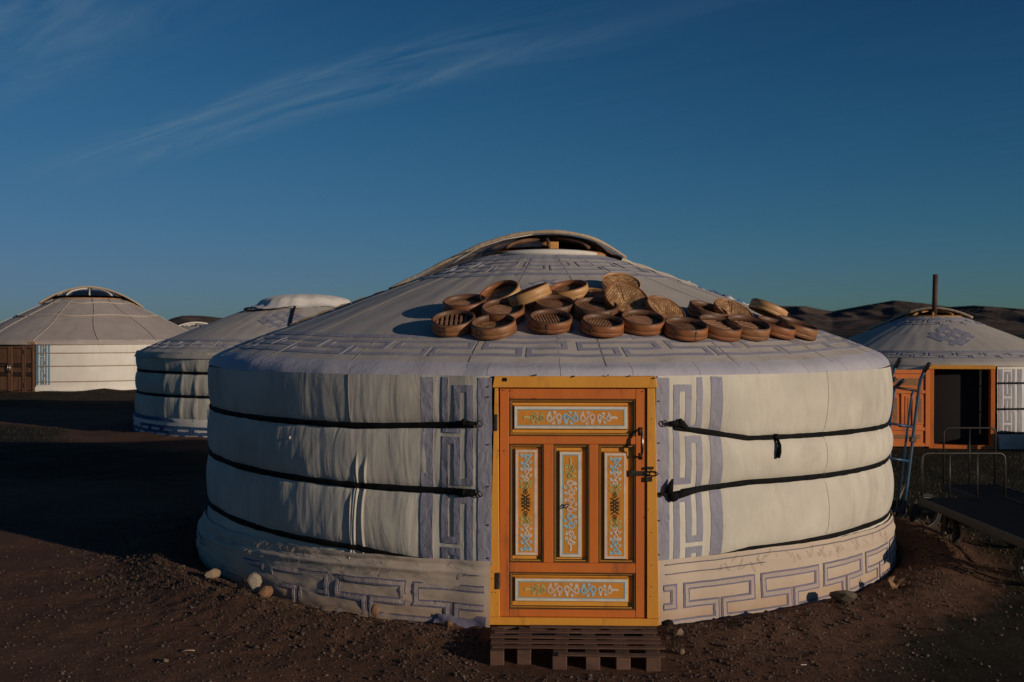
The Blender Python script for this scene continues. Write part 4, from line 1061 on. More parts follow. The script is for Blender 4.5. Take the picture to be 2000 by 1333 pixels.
# white cloth tied over crown B
V = []; Fc = []
na, nr = 72, 14
for i in range(nr+1):
    r = .98*i/nr
    for j in range(na):
        a = 2*math.pi*j/na; zr = float(np.interp(max(r, .55), YB.prof[:, 0], YB.prof[:, 1])); up = .20*math.sqrt(max(0, 1-(r/.95)**2))
        f = .014*math.sin(a*17+3*math.sin(a*3))*sm(.3, .9, r)+.02*float(fbm(np.array(a*5), np.array(r*6.), 3, 3))
        sq = 1+.16*abs(math.sin(2*(a-.5)))**2*(r/.98)
        rr = r*sq; zr = float(np.interp(max(rr, .45), YB.prof[:, 0], YB.prof[:, 1])) if rr > .55 else 2.36-.0
        V.append((rr*math.cos(a), rr*math.sin(a), max(zr+.018, (2.285+.18*math.sqrt(max(0, 1-(r/.80)**2))) if r < .80 else 0)+f*(1.3 if r < .9 else .5)))
Fc = [(i*na+j, i*na+(j+1) % na, (i+1)*na+(j+1) % na, (i+1)*na+j) for i in range(nr) for j in range(na)]
link('crown_cloth', mkmesh('crown_cloth', V, Fc), yB, mat=WHITE2)
P = YB.roof(np.linspace(-78, 2, 40), YB.t_of_r(1.0+.18*np.sin(np.linspace(0, 3.14, 40))), .02); link('tie_cord', MB().tube(P, .016, 6).mesh('tie_cord', True), yB, mat=STRAP)
P = YB.roof(np.linspace(2, 4, 12), YB.t_of_r(np.linspace(1.0, 1.8, 12)), .02); link('tie_cord', MB().tube(P, .02, 6).mesh('tie_cord', True), yB, mat=STRAP)

# yurt A, far left
yA, YA = make_yurt(AC, 3.5, plain_prof(3.5, 1.53, .98, 2.80, drop=.12), 1, (1.17, .80, .36),
    'far left yurt with roped tarpaulin roof and brown wooden double door', WHITEC, ROOFA, (-29, -1.5), (WHITE2, .22, .0), seed=9, ropemat=ROPE, rw=.022, wr=.8, b=(.012, .012), hz=1.5)
simple_crown(yA, YA, .93, 2.80, .34, 0, 3)
back_cover(yA, YA, 22, -1.45, 1.60, 3.19, EDGE, yedge=-.1, roll=.026)
link('inner_lining', MB().lathe([(3.3, 0), (3.3, 1.42)], 40).mesh('inner_lining', True), yA, mat=DARKIN)
vpattern(yA, YA, -1.2, 1, .27, 1.46, TEALC, T=.13, M=.20, B=.27, wst=.042, strips_=((-.02, .06), (.33, .375)), P=.36)
TA = 57.29578/3.5
for r in (1.30, 2.10):
    thv = np.linspace(-180, 180, 140); P = YA.roof(thv, np.interp(r+.04*np.sin(np.radians(thv)*7), YA.prof[:, 0], YA.S), .02)
    link('roof_rope', MB().tube(P, .017, 6).mesh('roof_rope', True), yA, mat=PALEROPE)
for th in range(-170, 180, 28):
    tv = np.linspace(float(YA.t_of_r(1.05)), YA.S[-1], 24); P = YA.roof(th+1.2*np.sin(tv*2+th), tv, .016)
    link('roof_rope', MB().tube(P, .011, 6).mesh('roof_rope', True), yA, mat=PALEROPE)
tz = np.linspace(1.45, .05, 8)
for th in (56,): link('hanging_rope', MB().tube(YA.wall(th+.4*np.sin(tz*2), tz, .012), .007, 6).mesh('hanging_rope', True), yA, mat=ROPE)
# brown door of A
thd = -15.2; Rd = 3.5*math.cos(R_(13.8))+.02
dA = link('door', MB().box(-.83, .02, .0, .83, .06, 1.42).mesh('door'), yA, ((Rd)*math.sin(R_(thd)), -(Rd)*math.cos(R_(thd)), 0), (0, 0, R_(thd)), OLDDARK)
link('lintel', MB().box(-.88, -.05, 1.425, .88, .12, 1.50).mesh(bev=.006), dA, mat=simple('pale_lintel', (.42, .27, .16), .8))
for x0, x1 in ((-.80, -.47), (-.46, -.01), (.01, .46), (.47, .80)):
    xm = (x0+x1)/2; wd = x1-x0
    link('stile', MB().box(x0, -.02, .02, x0+.06, .019, 1.41).mesh(bev=.004), dA, mat=OLDWOOD); link('stile', MB().box(x1-.06, -.02, .02, x1, .019, 1.41).mesh(bev=.004), dA, mat=OLDWOOD)
    for z0, z1 in ((.02, .10), (.52, .60), (.78, .86), (1.31, 1.41)): link('rail', MB().box(x0+.061, -.015, z0, x1-.061, .019, z1).mesh(bev=.003), dA, mat=OLDDARK if z0 in (.52, .78) else OLDWOOD)
    for z0, z1 in ((.12, .50), (.62, .76), (.88, 1.29)): link('door_panel', MB().box(x0+.075, -.004, z0, x1-.075, .019, z1).mesh(bev=.006), dA, mat=OLDWOOD)
for x in (-.035, .035): link('door_handle', MB().tube([(x, -.02, .62), (x, -.06, .65), (x, -.06, .83), (x, -.02, .86)], .012, 8).mesh(smooth=True), dA, mat=CHROME)
for x in (-.47, .47):
    for z in (.25, 1.2): link('hinge', MB().box(x-.015, -.03, z-.06, x+.015, -.021, z+.06).mesh(), dA, mat=CHROME)

# yurt D, right
hzD = 1.22
yD, YD = make_yurt(DC, 2.18, plain_prof(2.18, 1.30, .46, 2.02, drop=.055, over=.0), 1, (.99, .60, .24),
    'yurt at the right with a rusty stove pipe and an open orange door', WHITEC, ROOFC, (-25.5, 2.5), (WHITEC, .22, .01), seed=13, wr=.8, b=(.03, .03), hz=1.22, ropemat=STRAP, rw=.026)
roof_key(yD, YD, 1.86, 2.02, 30, .028, BLUEC if False else PURP, True, -110, 110)
roof_key(yD, YD, .62, .80, 12, .030, PURP, True, -120, 100, name='crown_key_patch')
TD = 57.29578/2.18
knot(yD, lambda u, v, off: YD.roof(np.asarray(u)*TD, v, off), (.10-.45, float(YD.t_of_r(1.22))), .92, PURP, .006, k=1.35, yk=.95, w=.115)
vpattern(yD, YD, 3.0, 1, .22, 1.2, PURP, T=.115, M=.18, B=.245, wst=.034, strips_=((0, .06), (.31, .38)), P=.40)
simple_crown(yD, YD, .44, 2.01, .10, 0, 3, panes=False)
back_cover(yD, YD, -22, -1.05, .62, 2.165, EDGE, yedge=-.12, roll=.022)
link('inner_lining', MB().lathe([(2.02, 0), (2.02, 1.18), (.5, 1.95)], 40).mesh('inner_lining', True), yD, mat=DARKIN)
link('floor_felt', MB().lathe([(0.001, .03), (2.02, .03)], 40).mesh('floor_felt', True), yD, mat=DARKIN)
Rm = Matrix.Rotation(R_(-22), 4, 'Z'); pp = Rm @ Vector((0, -.30, 0))
px_ = (pp.x+.02, pp.y, 1.95)
mb = MB().lathe([(.040, 0), (.042, 0), (.042, .78), (.036, .78), (.036, .0)], 20); sp = link('stove_pipe', mb.mesh('stove_pipe', True), yD, px_, (R_(-1), R_(2), 0), PIPE)
thd = -11.5; Rd = 2.18*math.cos(R_(14))+.06; dloc = (Rd*math.sin(R_(thd)), -Rd*math.cos(R_(thd)), 0)
dw = .40
fD = link('door_frame', MB().box(-dw-.07, -.03, 0, -dw, .10, 1.2).mesh(bev=.004), yD, dloc, (0, 0, R_(thd)), ORANGE)
link('jamb', MB().box(dw, -.03, 0, dw+.06, .10, 1.2).mesh(bev=.004), fD, mat=ORANGE)
link('lintel', MB().box(-dw-.075, -.035, 1.201, dw+.065, .10, 1.26).mesh(bev=.004), fD, mat=OCHRE)
link('threshold', MB().box(-dw+.001, -.03, 0, dw-.001, .10, .06).mesh(bev=.004), fD, mat=ORANGE)
lf = link('door', MB().box(-.66, .0, .03, 0, .012, 1.19).mesh(), yD, (dloc[0]+(-dw-.07)*math.cos(R_(thd))+.035*math.sin(R_(thd)), dloc[1]+(-dw-.07)*math.sin(R_(thd))-.035*math.cos(R_(thd)), 0), (0, 0, R_(thd+10)), ORANGE)
ORN2 = simple('dark_panel_ornament', (.22, .10, .045), .6, (.34, .13, .03), 40, 0, lo=.45, hi=.55)
def drect(nm, x0, z0, x1, z1, y0, y1, mt): link(nm, MB().box(x0, y0, z0, x1, y1, z1).mesh(nm, bev=.003), lf, mat=mt)
for (x0, x1) in ((-.66, -.60), (-.06, 0)): drect('stile', x0, .03, x1, 1.19, -.022, -.001, ORANGE)
for (x0, x1) in ((-.425, -.385), (-.255, -.215)): drect('stile', x0, .32, x1, .83, -.021, -.001, ORANGE)
for z0, z1 in ((.03, .08), (.27, .32), (.83, .88), (1.13, 1.19)): drect('rail', -.599, z0, -.061, z1, -.02, -.001, ORANGE)
for (x0, x1, z0, z1) in ((-.56, -.10, .92, 1.09), (-.575, -.45, .36, .79), (-.36, -.28, .36, .79), (-.19, -.085, .36, .79), (-.56, -.10, .11, .24)):
    drect('door_panel', x0, z0, x1, z1, -.010, -.001, ORANGE); drect('panel_ornament', x0+.03, z0+.03, x1-.03, z1-.03, -.0125, -.0105, ORN2)

# yurt E, tiny crown far away
yE, YE = make_yurt(EC, 2.9, plain_prof(2.9, 1.30, .6, 2.02), 1, (1.0, .7, .3), 'farthest yurt, only its pale crown cover showing between the two left yurts', WHITEC, ROOFA, None, None, seed=21, wr=.5, hz=1.35)
simple_crown(yE, YE, .56, 1.98, .14, 0, 3); back_cover(yE, YE, 17, -.75, .75, 2.19, WHITE2, yedge=-.1, roll=.035)

# ------------------------------------------------------------------ bamboo steamers
RAD, HT = .146, .070
def ring_prof(r, h, t=.006): return [(r, 0), (r, h), (r-.001, h+.001), (r-t, h+.001), (r-t, 0)]
_c = {}
def cached(key, fn):
    if key not in _c: _c[key] = fn()
    return _c[key]
def steamer(loc, M, label, tone, floor, sc=1.0, lid=False, seam=0):
    root = empty('steamer_lid' if lid else 'bamboo_steamer', label=label, cat='steamer lid' if lid else 'steamer', group='bamboo steamers and lids drying on the roof')
    m4 = M.to_4x4(); m4.translation = Vector(loc); root.matrix_world = m4
    root.scale = (sc, sc, sc)
    mt = BAMB[tone]
    if not lid:
        def f():
            mb = MB(); mb.lathe(ring_prof(RAD, HT, .0065), 48, closed=True); return mb.mesh('side_wall', True)
        b = link('side_wall', cached('wall', f).copy(), root, mat=mt)
        link('base_band', cached('bb', lambda: MB().lathe(ring_prof(RAD+.0032, .024, .0028), 48, closed=True).mesh('base_band', True)).copy(), root, mat=mt)
        link('inner_hoop', cached('ih', lambda: MB().lathe([(RAD-.0068, .024), (RAD-.0068, HT+.006), (RAD-.0115, HT+.006), (RAD-.0115, .024)], 48, closed=True).mesh('inner_hoop', True)).copy(), root, mat=BAMB[1 if tone != 2 else 0])
        def g():
            mb = MB(); mb.box(RAD+.001, -.007, .0285, RAD+.004, .007, HT-.002); mb.box(RAD+.0036, -.006, .002, RAD+.0065, .006, .023); return mb.mesh('lap_joint', bev=.0008)
        j = link('lap_joint', cached('lap', g).copy(), root, mat=BAMB[1]); j.rotation_euler = (0, 0, seam)
        def fl(kind):
            mb = MB(); n = 13
            if kind == 'slats':
                for k in range(n):
                    x = (k-(n-1)/2)*.020; L_ = math.sqrt(max(0, (RAD-.009)**2-(abs(x)+.007)**2))
                    mb.box(x-.0060, -L_, .031+.001*(k % 2), x+.0060, L_, .036+.001*(k % 2))
                for y in (-.06, .06):
                    L_ = math.sqrt((RAD-.01)**2-(abs(y)+.01)**2); mb.box(-L_, y-.008, .020, L_, y+.008, .0305)
            elif kind == 'bars':
                for k in range(8):
                    x = (k-3.5)*.032; L_ = math.sqrt(max(0, (RAD-.009)**2-(abs(x)+.008)**2)); mb.box(x-.008, -L_, .034, x+.008, L_, .044)
                for y in (-.05, .05): mb.box(-.12, y-.009, .022, .12, y+.009, .0335)
                L = MB
            return mb.mesh('slat_floor', bev=.001)
        if floor in ('slats', 'bars'):
            s_ = link('slat_floor', cached(floor, lambda: fl(floor)).copy(), root, mat=SLAT); s_['kind'] = 'stuff'; s_.rotation_euler = (0, 0, seam+1.9)
            link('base_mat', cached('bm', lambda: MB().lathe([(.001, .012), (RAD-.008, .012)], 40).mesh('base_mat', True)).copy(), root, mat=BAMB[1])
        else:
            link('woven_base', cached('wb', lambda: MB().lathe([(.001, .028), (RAD-.008, .026)], 40).mesh('woven_base', True)).copy(), root, mat=WEAVE)
    else:
        h = .040
        link('rim_band', cached('lr', lambda: MB().lathe(ring_prof(RAD+.003, h, .006), 48, closed=True).mesh('rim_band', True)).copy(), root, mat=mt)
        link('inner_hoop', cached('lr2', lambda: MB().lathe(ring_prof(RAD-.004, h-.008, .005), 48, closed=True).mesh('inner_hoop', True)).copy(), root, mat=BAMB[0])
        # lid lies upside down: the woven crown sinks towards the middle, cut and lapped along one radius
        def g():
            V = []; n = 56; prof = [(RAD-.010, .030), (.11, .026), (.08, .017), (.05, .007), (.022, -.003), (.004, -.007)]
            for i in range(n+1):
                a = 2*math.pi*1.03*i/n
                for (r, z) in prof: V.append((r*math.cos(a), r*math.sin(a), z+.004*i/n*(r/.13)))
            m = len(prof); return mkmesh('woven_disc', V, [(i*m+j, (i+1)*m+j, (i+1)*m+j+1, i*m+j+1) for i in range(n) for j in range(m-1)])
        w_ = link('woven_disc', cached('disc', g).copy(), root, mat=WEAVE); w_.rotation_euler = (0, 0, seam)
        s_ = link('lapped_seam', cached('seam', lambda: MB().tube([(.008, 0, -.002), (.05, 0, .012), (.09, 0, .024), (.132, 0, .034)], .0022, 5).mesh('lapped_seam', True)).copy(), root, mat=BAMB[1]); s_.rotation_euler = (0, 0, seam)
    return root
ALPHA = 21.3
def orient(th, rx=0, ry=0, rz=0):
    a = R_(th); n = Vector((math.sin(a)*math.sin(R_(ALPHA)), -math.cos(a)*math.sin(R_(ALPHA)), math.cos(R_(ALPHA))))
    E = Euler((R_(rx), R_(ry), 0)).to_matrix(); ax = (E @ n).normalized()
    x = Vector((0, 1, 0)).cross(ax); x = Vector((1, 0, 0))-ax*ax.x; x.normalize(); y = ax.cross(x)
    M = Matrix((x, y, ax)).transposed() @ Matrix.Rotation(R_(rz), 3, 'Z'); return M, n, ax
G = [ # theta, r, tone, kind, (rx, ry) extra tilt, seam angle, label
 (-17.65, 2.22, 0, 'bars', (0, 0), -1.9, 'brown steamer at the left end of the lowest row, upright bars across its floor'),
 (-10.3, 2.27, 0, 'woven', (0, 0), -2.3, 'brown steamer second in the lowest row from the left, dark empty inside'),
 (-.95, 2.18, 0, 'slats', (0, 0), -1.75, 'brown steamer third in the lowest row, standing alone above the door'),
 (7.6, 2.25, 0, 'slats', (0, 0), -2.2, 'steamer with a row of pale slats, fourth in the lowest row from the left'),
 (15.05, 2.20, 0, 'slats', (0, 0), -.3, 'brown steamer fifth in the lowest row, right of the one with pale slats'),
 (21.5, 2.32, 0, 'slats', (0, 0), -1.25, 'steamer with a dark lapped joint on its front, sixth in the lowest row'),
 (28.5, 2.295, 0, 'bars', (0, 0), .2, 'steamer with dark floor bars, fourth from the right end of the lowest row'),
 (34.7, 2.31, 0, 'slats', (0, 0), .4, 'slatted steamer third from the right end of the lowest row'),
 (41.8, 2.316, 0, 'slats', (0, 0), .5, 'steamer second from the right end of the lowest row'),
 (48.4, 2.33, 0, 'woven', (0, 0), .6, 'steamer at the far right end of the lowest row, near the roof edge'),
 (-18.7, 1.905, 0, 'slats', (0, 0), -.3, 'steamer at the left end of the second row, casting a round shadow on bare canvas'),
 (-9.9, 2.03, 0, 'slats', (2, 0), -.2, 'steamer with sunlit tan slats in the second row, behind the gap of the lowest row'),
 (-.1, 1.915, 1, 'slats', (0, 0), -.8, 'dark steamer in the second row behind the one above the door'),
 (8.0, 1.98, 1, 'slats', (0, 0), -.9, 'dark steamer right of the middle of the second row, behind the pale slatted one'),
 (31.6, 2.035, 1, 'woven', (0, 6), -.9, 'very dark shallow steamer tipped to the right, between the two lids on the right'),
 (-11.6, 1.77, 2, 'woven', (4, -12), -1.85, 'honey-coloured steamer tipped up to the right, topmost on the left'),
 (-4.9, 1.85, 2, 'woven', (-14, -16), 2.0, 'honey-coloured steamer leaning steeply, seen nearly edge-on left of centre'),
 (4.0, 1.665, 2, 'slats', (-3, -9), -2.2, 'honey-coloured steamer topmost in the middle, front joint showing'),
 (8.3, 1.70, 2, 'lid', (-4, -2), .9, 'shallow lid with sunlit weave just below the middle honey-coloured steamer'),
 (19.5, 1.50, 2, 'lid', (14, 0), -2.2, 'topmost lid of all, its round woven inside turned to the viewer'),
 (14.8, 1.90, 0, 'lid', (20, 12), 1.9, 'woven lid with a dark seam down its middle, just below the topmost lid'),
 (21.2, 2.05, 0, 'lid', (10, 16), 2.4, 'woven lid leaning right, between the seamed lid and the dark tipped steamer'),
 (37.9, 2.06, 0, 'lid', (14, 10), 1.5, 'woven lid on the right half, behind the slatted steamers near the roof edge'),
 (50.5, 2.06, 2, 'woven', (-14, 6), 3.0, 'steamer tipped on edge at the far right, sunlit side against the hills'),
]
for (th, r, tone, kind, (rx, ry), seam, lab) in G:
    M, n, ax = orient(th, rx, ry)
    if tone == 0: tone = (0, 3, 4)[int(abs(th)*3.7) % 3]
    base = Vector(Ym.roof([th], [rt(r)], 0)[0])+Vector((MC[0], MC[1], 0))
    M = M @ Euler((R_(2.5*math.sin(th*3.1)), R_(2.5*math.cos(th*5.7)), 0)).to_matrix(); ax = M.col[2].normalized()
    phi = ax.angle(n); off = (RAD+.006)*math.sin(phi)+.008
    if kind == 'lid': off += .004
    steamer(base+n*off, M, lab, tone, kind, lid=(kind == 'lid'), seam=seam, sc=1.0+.05*math.sin(th*7.3))

# ------------------------------------------------------------------ pallet doorstep
pal = empty('pallet', (.345, 5.50, -.012), (0, 0, R_(-2.0)), 'worn slatted wooden pallet lying as a doorstep before the orange door', 'pallet')
PW = .46; hh = .085
yb = [.335, .235, .135, .035, -.065, -.165]
for i, yy in enumerate(yb):
    x0 = -PW+.012*math.sin(i*2.1); x1 = PW+.01*math.sin(i*3.3)
    if i == 5: x0 = -.10
    if i == 0: x0 = -.26
    link('board', MB().box(x0, yy-.024, hh, x1, yy+.024, hh+.007).mesh('board', bev=.002), pal, (0, .004*math.sin(i*5), .001*i), (R_(2*math.sin(i*3)), R_(.3*math.sin(i*4)), R_(.9*math.sin(i*7))), PALLET)
link('board', MB().box(-.44, .348, .004, .44, .362, hh-.004).mesh('board', bev=.002), pal, mat=PALLET)  # added filler behind the stringers; hides the sunlit sill so the gaps look dark
for i, xx in enumerate((-.425, -.28, -.085, .075, .235, .40)):
    y0 = -.10 if i < 2 else -.185
    link('stringer', MB().box(xx-.038, y0, 0, xx+.038, .345, hh-.001).mesh('stringer', bev=.004), pal, (0, .004*i, 0), (0, 0, R_(2.6*math.sin(i*2+1))), PALLET)

# ------------------------------------------------------------------ stones and litter
def rock_mesh(seed, n=14):
    rg = np.random.default_rng(seed); bm = bmesh.new(); bmesh.ops.create_icosphere(bm, subdivisions=2, radius=1)
    pl = [(Vector(rg.normal(size=3)).normalized(), rg.uniform(.55, .9)) for _ in range(9)]
    for v in bm.verts:
        for nrm, d in pl:
            e = v.co.dot(nrm)-d
            if e > 0: v.co -= nrm*e*.92
    for v in bm.verts: v.co *= 1+.08*float(fbm(np.array(v.co.x*3+seed), np.array(v.co.y*3+v.co.z*2), 2, seed % 7))
    me = bpy.data.meshes.new('rock'); bm.to_mesh(me); bm.free(); return me
def gz(x, y): return float(ground_h(np.array(x), np.array(y)))
def at(px, py): d = 2009*1.75/(py-650); return ((px-1000)/2009*d, d)
RK = [((462, 1147), (.065, .05, .045), 0, 'lumpy tan stone leftmost of the stones below the left side of the near yurt'),
      ((509, 1164), (.035, .03, .045), 2, 'small reddish-brown upright stone left of the pale one'),
      ((540, 1172), (.055, .045, .075), 1, 'largest pale cream stone standing on edge by the left skirt'),
      ((579, 1172), (.055, .04, .045), 2, 'orange wedge-shaped stone right of the pale one'),
      ((763, 1203), (.030, .028, .050), 2, 'orange-brown stone standing alone midway to the door'),
      ((880, 1228), (.03, .025, .018), 2, 'little orange stone near the torn skirt corner'),
      ((700, 1183), (.05, .04, .022), 3, 'flat soil-coloured stone half buried under the left skirt'),
      ((1615, 1182), (.095, .07, .045), 3, 'large flat grey-brown rock under the right side of the near yurt'),
      ((1326, 1248), (.035, .03, .022), 0, 'small tan stone right of the pallet'),
      ((1332, 1282), (.025, .02, .018), 0, 'pair of tiny olive stones right of the pallet, nearer the viewer'),
      ((1905, 1218), (.016, .014, .012), 0, 'single tiny tan pebble in the dark ground at the right'),
      ((322, 1297), (.020, .016, .012), 0, 'yellowish pebble on the bare earth at bottom left')]
for i, ((px, py), sc, mt, lab) in enumerate(RK):
    x, y = at(px, py); v_ = np.array([x, y])-MC; dd_ = np.hypot(*v_)
    lim_ = (3.02 if x < -1 else 2.98)+sc[0]*.8
    if dd_ < lim_: x, y = MC+v_*lim_/dd_
    o = link('stone', rock_mesh(i+3), None, (x, y, gz(x, y)+sc[2]*.8), (random.uniform(-.2, .2), random.uniform(-.25, .25), random.uniform(0, 6)), STONES[mt])
    o.scale = [q*.98 for q in sc]; tag(o, lab, 'stone', 'loose stones round the near yurt')
    o.data.polygons.foreach_set('use_smooth', [False]*len(o.data.polygons))
mb = MB()
for k in range(9):
    a = k*.8; c = Vector((.03*math.cos(a*1.3)*k/4, .02*math.sin(a*2), .012+.006*k)); V = []
    e = Vector((math.cos(a), math.sin(a), .5)).normalized(); f = e.orthogonal().normalized()
    mb.add([c-e*.03, c+f*.018, c+e*.035+Vector((0, 0, .01)), c-f*.018], [(0, 1, 2, 3)])
x, y = at(1750, 1160); tag(link('dead_leaves', mb.mesh('dead_leaves'), None, (x, y, gz(x, y)), None, LEAF), 'small clump of curled tan dead leaves on the ground right of the near yurt', 'dead leaves')
x, y = at(1571, 1303); tag(link('paper_scrap', MB().box(-.016, -.004, 0, .016, .004, .003).mesh(bev=.0008), None, (x, y, gz(x, y)+.008), (0, 0, .1), PAPER), 'tiny white scrap of paper at the bottom right', 'litter')
x, y = at(366, 1279); tag(link('twig', MB().tube([(-.035, 0, 0), (0, .004, .004), (.035, 0, .002)], .003, 5).mesh(smooth=True), None, (x, y, gz(x, y)+.006), (0, 0, .1), simple('pale_twig', (.42, .33, .24), .8)), 'short pale twig on bare earth at bottom left', 'twig')

# gravel, clods, dry stalks (uncountable)
def scatter(name, n, pos, size, mat, kind='peb', seed=1, flat=.6):
    rg = np.random.default_rng(seed); bm = bmesh.new(); bmesh.ops.create_icosphere(bm, subdivisions=1, radius=1)
    bv = np.array([v.co[:] for v in bm.verts]); bf = np.array([[v.index for v in f.verts] for f in bm.faces]); bm.free()
    x, y = pos(rg, n); m = len(x); s_ = size(rg, m, x, y)
    z = ground_h(x, y)
    V = bv[None]*(1+.45*(rg.random((m, len(bv), 1))-.5)); V = V*np.stack([s_*rg.uniform(.7, 1.3, m), s_*rg.uniform(.7, 1.3, m), s_*rg.uniform(.45, .9, m)*flat*1.4], 1)[:, None]
    a = rg.uniform(0, 6.28, m); c, s2 = np.cos(a)[:, None], np.sin(a)[:, None]
    Xr = V[..., 0]*c-V[..., 1]*s2; Yr = V[..., 0]*s2+V[..., 1]*c
    V = np.stack([Xr+x[:, None], Yr+y[:, None], V[..., 2]+(z+s_*.25)[:, None]], -1).reshape(-1, 3)
    Fq = (bf[None]+(np.arange(m)*len(bv))[:, None, None]).reshape(-1, 3).astype(np.int32)
    me = bpy.data.meshes.new(name); me.vertices.add(len(V)); me.vertices.foreach_set('co', V.ravel()); me.loops.add(Fq.size); me.loops.foreach_set('vertex_index', Fq.ravel())
    me.polygons.add(len(Fq)); me.polygons.foreach_set('loop_start', np.arange(0, Fq.size, 3, dtype=np.int32)); me.update(calc_edges=True)
    o = link(name, me, mat=mat); o['kind'] = 'stuff'; return o
def keep(x, y):
    d = np.hypot(x-MC[0], y-MC[1]); k = d > 2.95
    k &= ~((np.abs(x-.345) < .52) & (y > 5.25) & (y < 6.2)); return k
def pos_all(rg, n):
    y = 4.7+rg.random(n)**1.6*6.5; x = (rg.random(n)-.5)*y*1.15; k = keep(x, y) & (rg.random(n) > .65*sm(.5, 2.8, x)); return x[k], y[k]
def pos_rim(rg, n):
    a = rg.normal(0, 1, n); a = rg.uniform(-105, 110, n); d = 2.98+np.abs(rg.normal(0, .45, n)); x = MC[0]+d*np.sin(np.radians(a)); y = MC[1]-d*np.cos(np.radians(a)); k = keep(x, y); return x[k], y[k]
def pos_door(rg, n):
    x = rg.normal(.5, .9, n); y = rg.normal(5.4, .35, n); k = keep(x, y) & (y > 4.7); return x[k], y[k]
scatter('gravel', 14000, pos_all, lambda rg, m, x, y: .0022+.0075*rg.random(m)**5+.001, PEB, seed=2)
scatter('gravel', 5200, pos_rim, lambda rg, m, x, y: .002+.009*rg.random(m)**6, PEB, seed=5)
scatter('soil_clods', 6000, pos_rim, lambda rg, m, x, y: .003+.013*rg.random(m)**5, CLOD, seed=3, flat=.8)
scatter('soil_clods', 3000, pos_door, lambda rg, m, x, y: .002+.008*rg.random(m)**4, CLOD, seed=4, flat=.8)
def blades(name, n, pos, hgt, wid, mat, seed, lean=.8):
    rg = np.random.default_rng(seed); x, y = pos(rg, n); m = len(x); z = ground_h(x, y)
    a = rg.uniform(0, 6.28, m); h = hgt*(.4+rg.random(m)*.9); l = lean*rg.random(m)*h*1.6
    w_ = wid*(.6+.8*rg.random(m)); ca, sa = np.cos(a), np.sin(a); b_ = rg.uniform(0, 6.28, m)
    p0 = np.stack([x-w_*ca, y-w_*sa, z-.003], 1); p1 = np.stack([x+w_*ca, y+w_*sa, z-.003], 1)
    p2 = np.stack([x+l*.4*np.cos(b_)+w_*.7*ca, y+l*.4*np.sin(b_)+w_*.7*sa, z+h*.6], 1); p3 = np.stack([x+l*.4*np.cos(b_)-w_*.7*ca, y+l*.4*np.sin(b_)-w_*.7*sa, z+h*.6], 1)
    p4 = np.stack([x+l*np.cos(b_), y+l*np.sin(b_), z+h*(1-.3*lean)], 1)
    V = np.stack([p0, p1, p2, p3, p4], 1).reshape(-1, 3); o5 = np.arange(m)*5
    t1 = np.stack([o5, o5+1, o5+2], 1); t2 = np.stack([o5, o5+2, o5+3], 1); t3 = np.stack([o5+3, o5+2, o5+4], 1); Fq = np.concatenate([t1, t2, t3]).astype(np.int32)
    me = bpy.data.meshes.new(name); me.vertices.add(len(V)); me.vertices.foreach_set('co', V.ravel()); me.loops.add(Fq.size); me.loops.foreach_set('vertex_index', Fq.ravel())
    me.polygons.add(len(Fq)); me.polygons.foreach_set('loop_start', np.arange(0, Fq.size, 3, dtype=np.int32)); me.update(calc_edges=True)
    o = link(name, me, mat=mat); o['kind'] = 'stuff'; return o
def pos_dry(rg, n):
    a = rg.uniform(-95, 75, n); d = 3.02+np.abs(rg.normal(0, .36, n)); x = MC[0]+d*np.sin(np.radians(a)); y = MC[1]-d*np.cos(np.radians(a))
    k = keep(x, y) & (vn(x*2.3, y*2.3, 7) > .45); return x[k], y[k]
blades('dry_grass', 9000, pos_dry, .030, .0011, DRY, 8, 1.2)
blades('dry_grass', 2600, pos_all, .020, .0010, DRY, 18, 1.6)
def pos_far(rg, n):
    y = 10+rg.random(n)*22; x = (rg.random(n)-.5)*y*1.2; d = np.hypot(x-MC[0], y-MC[1]); g = grassy(x, y)
    k = (d > 3.3) & (g+.5*(vn(x*2, y*2, 4)-.5) > .4) & (np.hypot(x-BC[0], y-BC[1]) > 3.1) & (np.hypot(x-AC[0], y-AC[1]) > 3.7) & (np.hypot(x-DC[0], y-DC[1]) > 2.4); return x[k], y[k]
blades('steppe_grass', 60000, pos_far, .030, .003, GRASS, 9)
def pos_right(rg, n):
    x = 3.4+rg.random(n)*4; y = 5.5+rg.random(n)*7; d = np.hypot(x-MC[0], y-MC[1]); k = (d > 3.5) & (grassy(x, y)+.6*(vn(x*2, y*2, 4)-.5) > .45); return x[k], y[k]
blades('steppe_grass', 26000, pos_right, .022, .0016, GRASS, 10)

# ------------------------------------------------------------------ hand trucks and carts behind the right side
def wheel(parent, c, r, wd, axis_rot, spokes=6):
    w_ = link('wheel', MB().lathe([(r*.80, -wd*.4), (r*.93, -wd/2), (r, -wd*.3), (r, wd*.3), (r*.93, wd/2), (r*.80, wd*.4)], 28, closed=True).mesh('wheel', True), parent, c, axis_rot, RUBBER)
    link('rim', MB().lathe([(r*.72, -wd*.3), (r*.81, -wd*.42), (r*.81, wd*.42), (r*.72, wd*.3)], 28, closed=True).mesh('rim', True), w_, mat=GREYM)
    mb = MB(); mb.lathe([(.001, -wd*.55), (r*.16, -wd*.5), (r*.16, wd*.5), (.001, wd*.55)], 12)
    for k in range(spokes):
        a = k*2*math.pi/spokes; mb.tube([(r*.1*math.cos(a), r*.1*math.sin(a), 0), (r*.75*math.cos(a), r*.75*math.sin(a), 0)], r*.05, 5)
    link('hub', mb.mesh('hub', True), w_, mat=GREYM); return w_
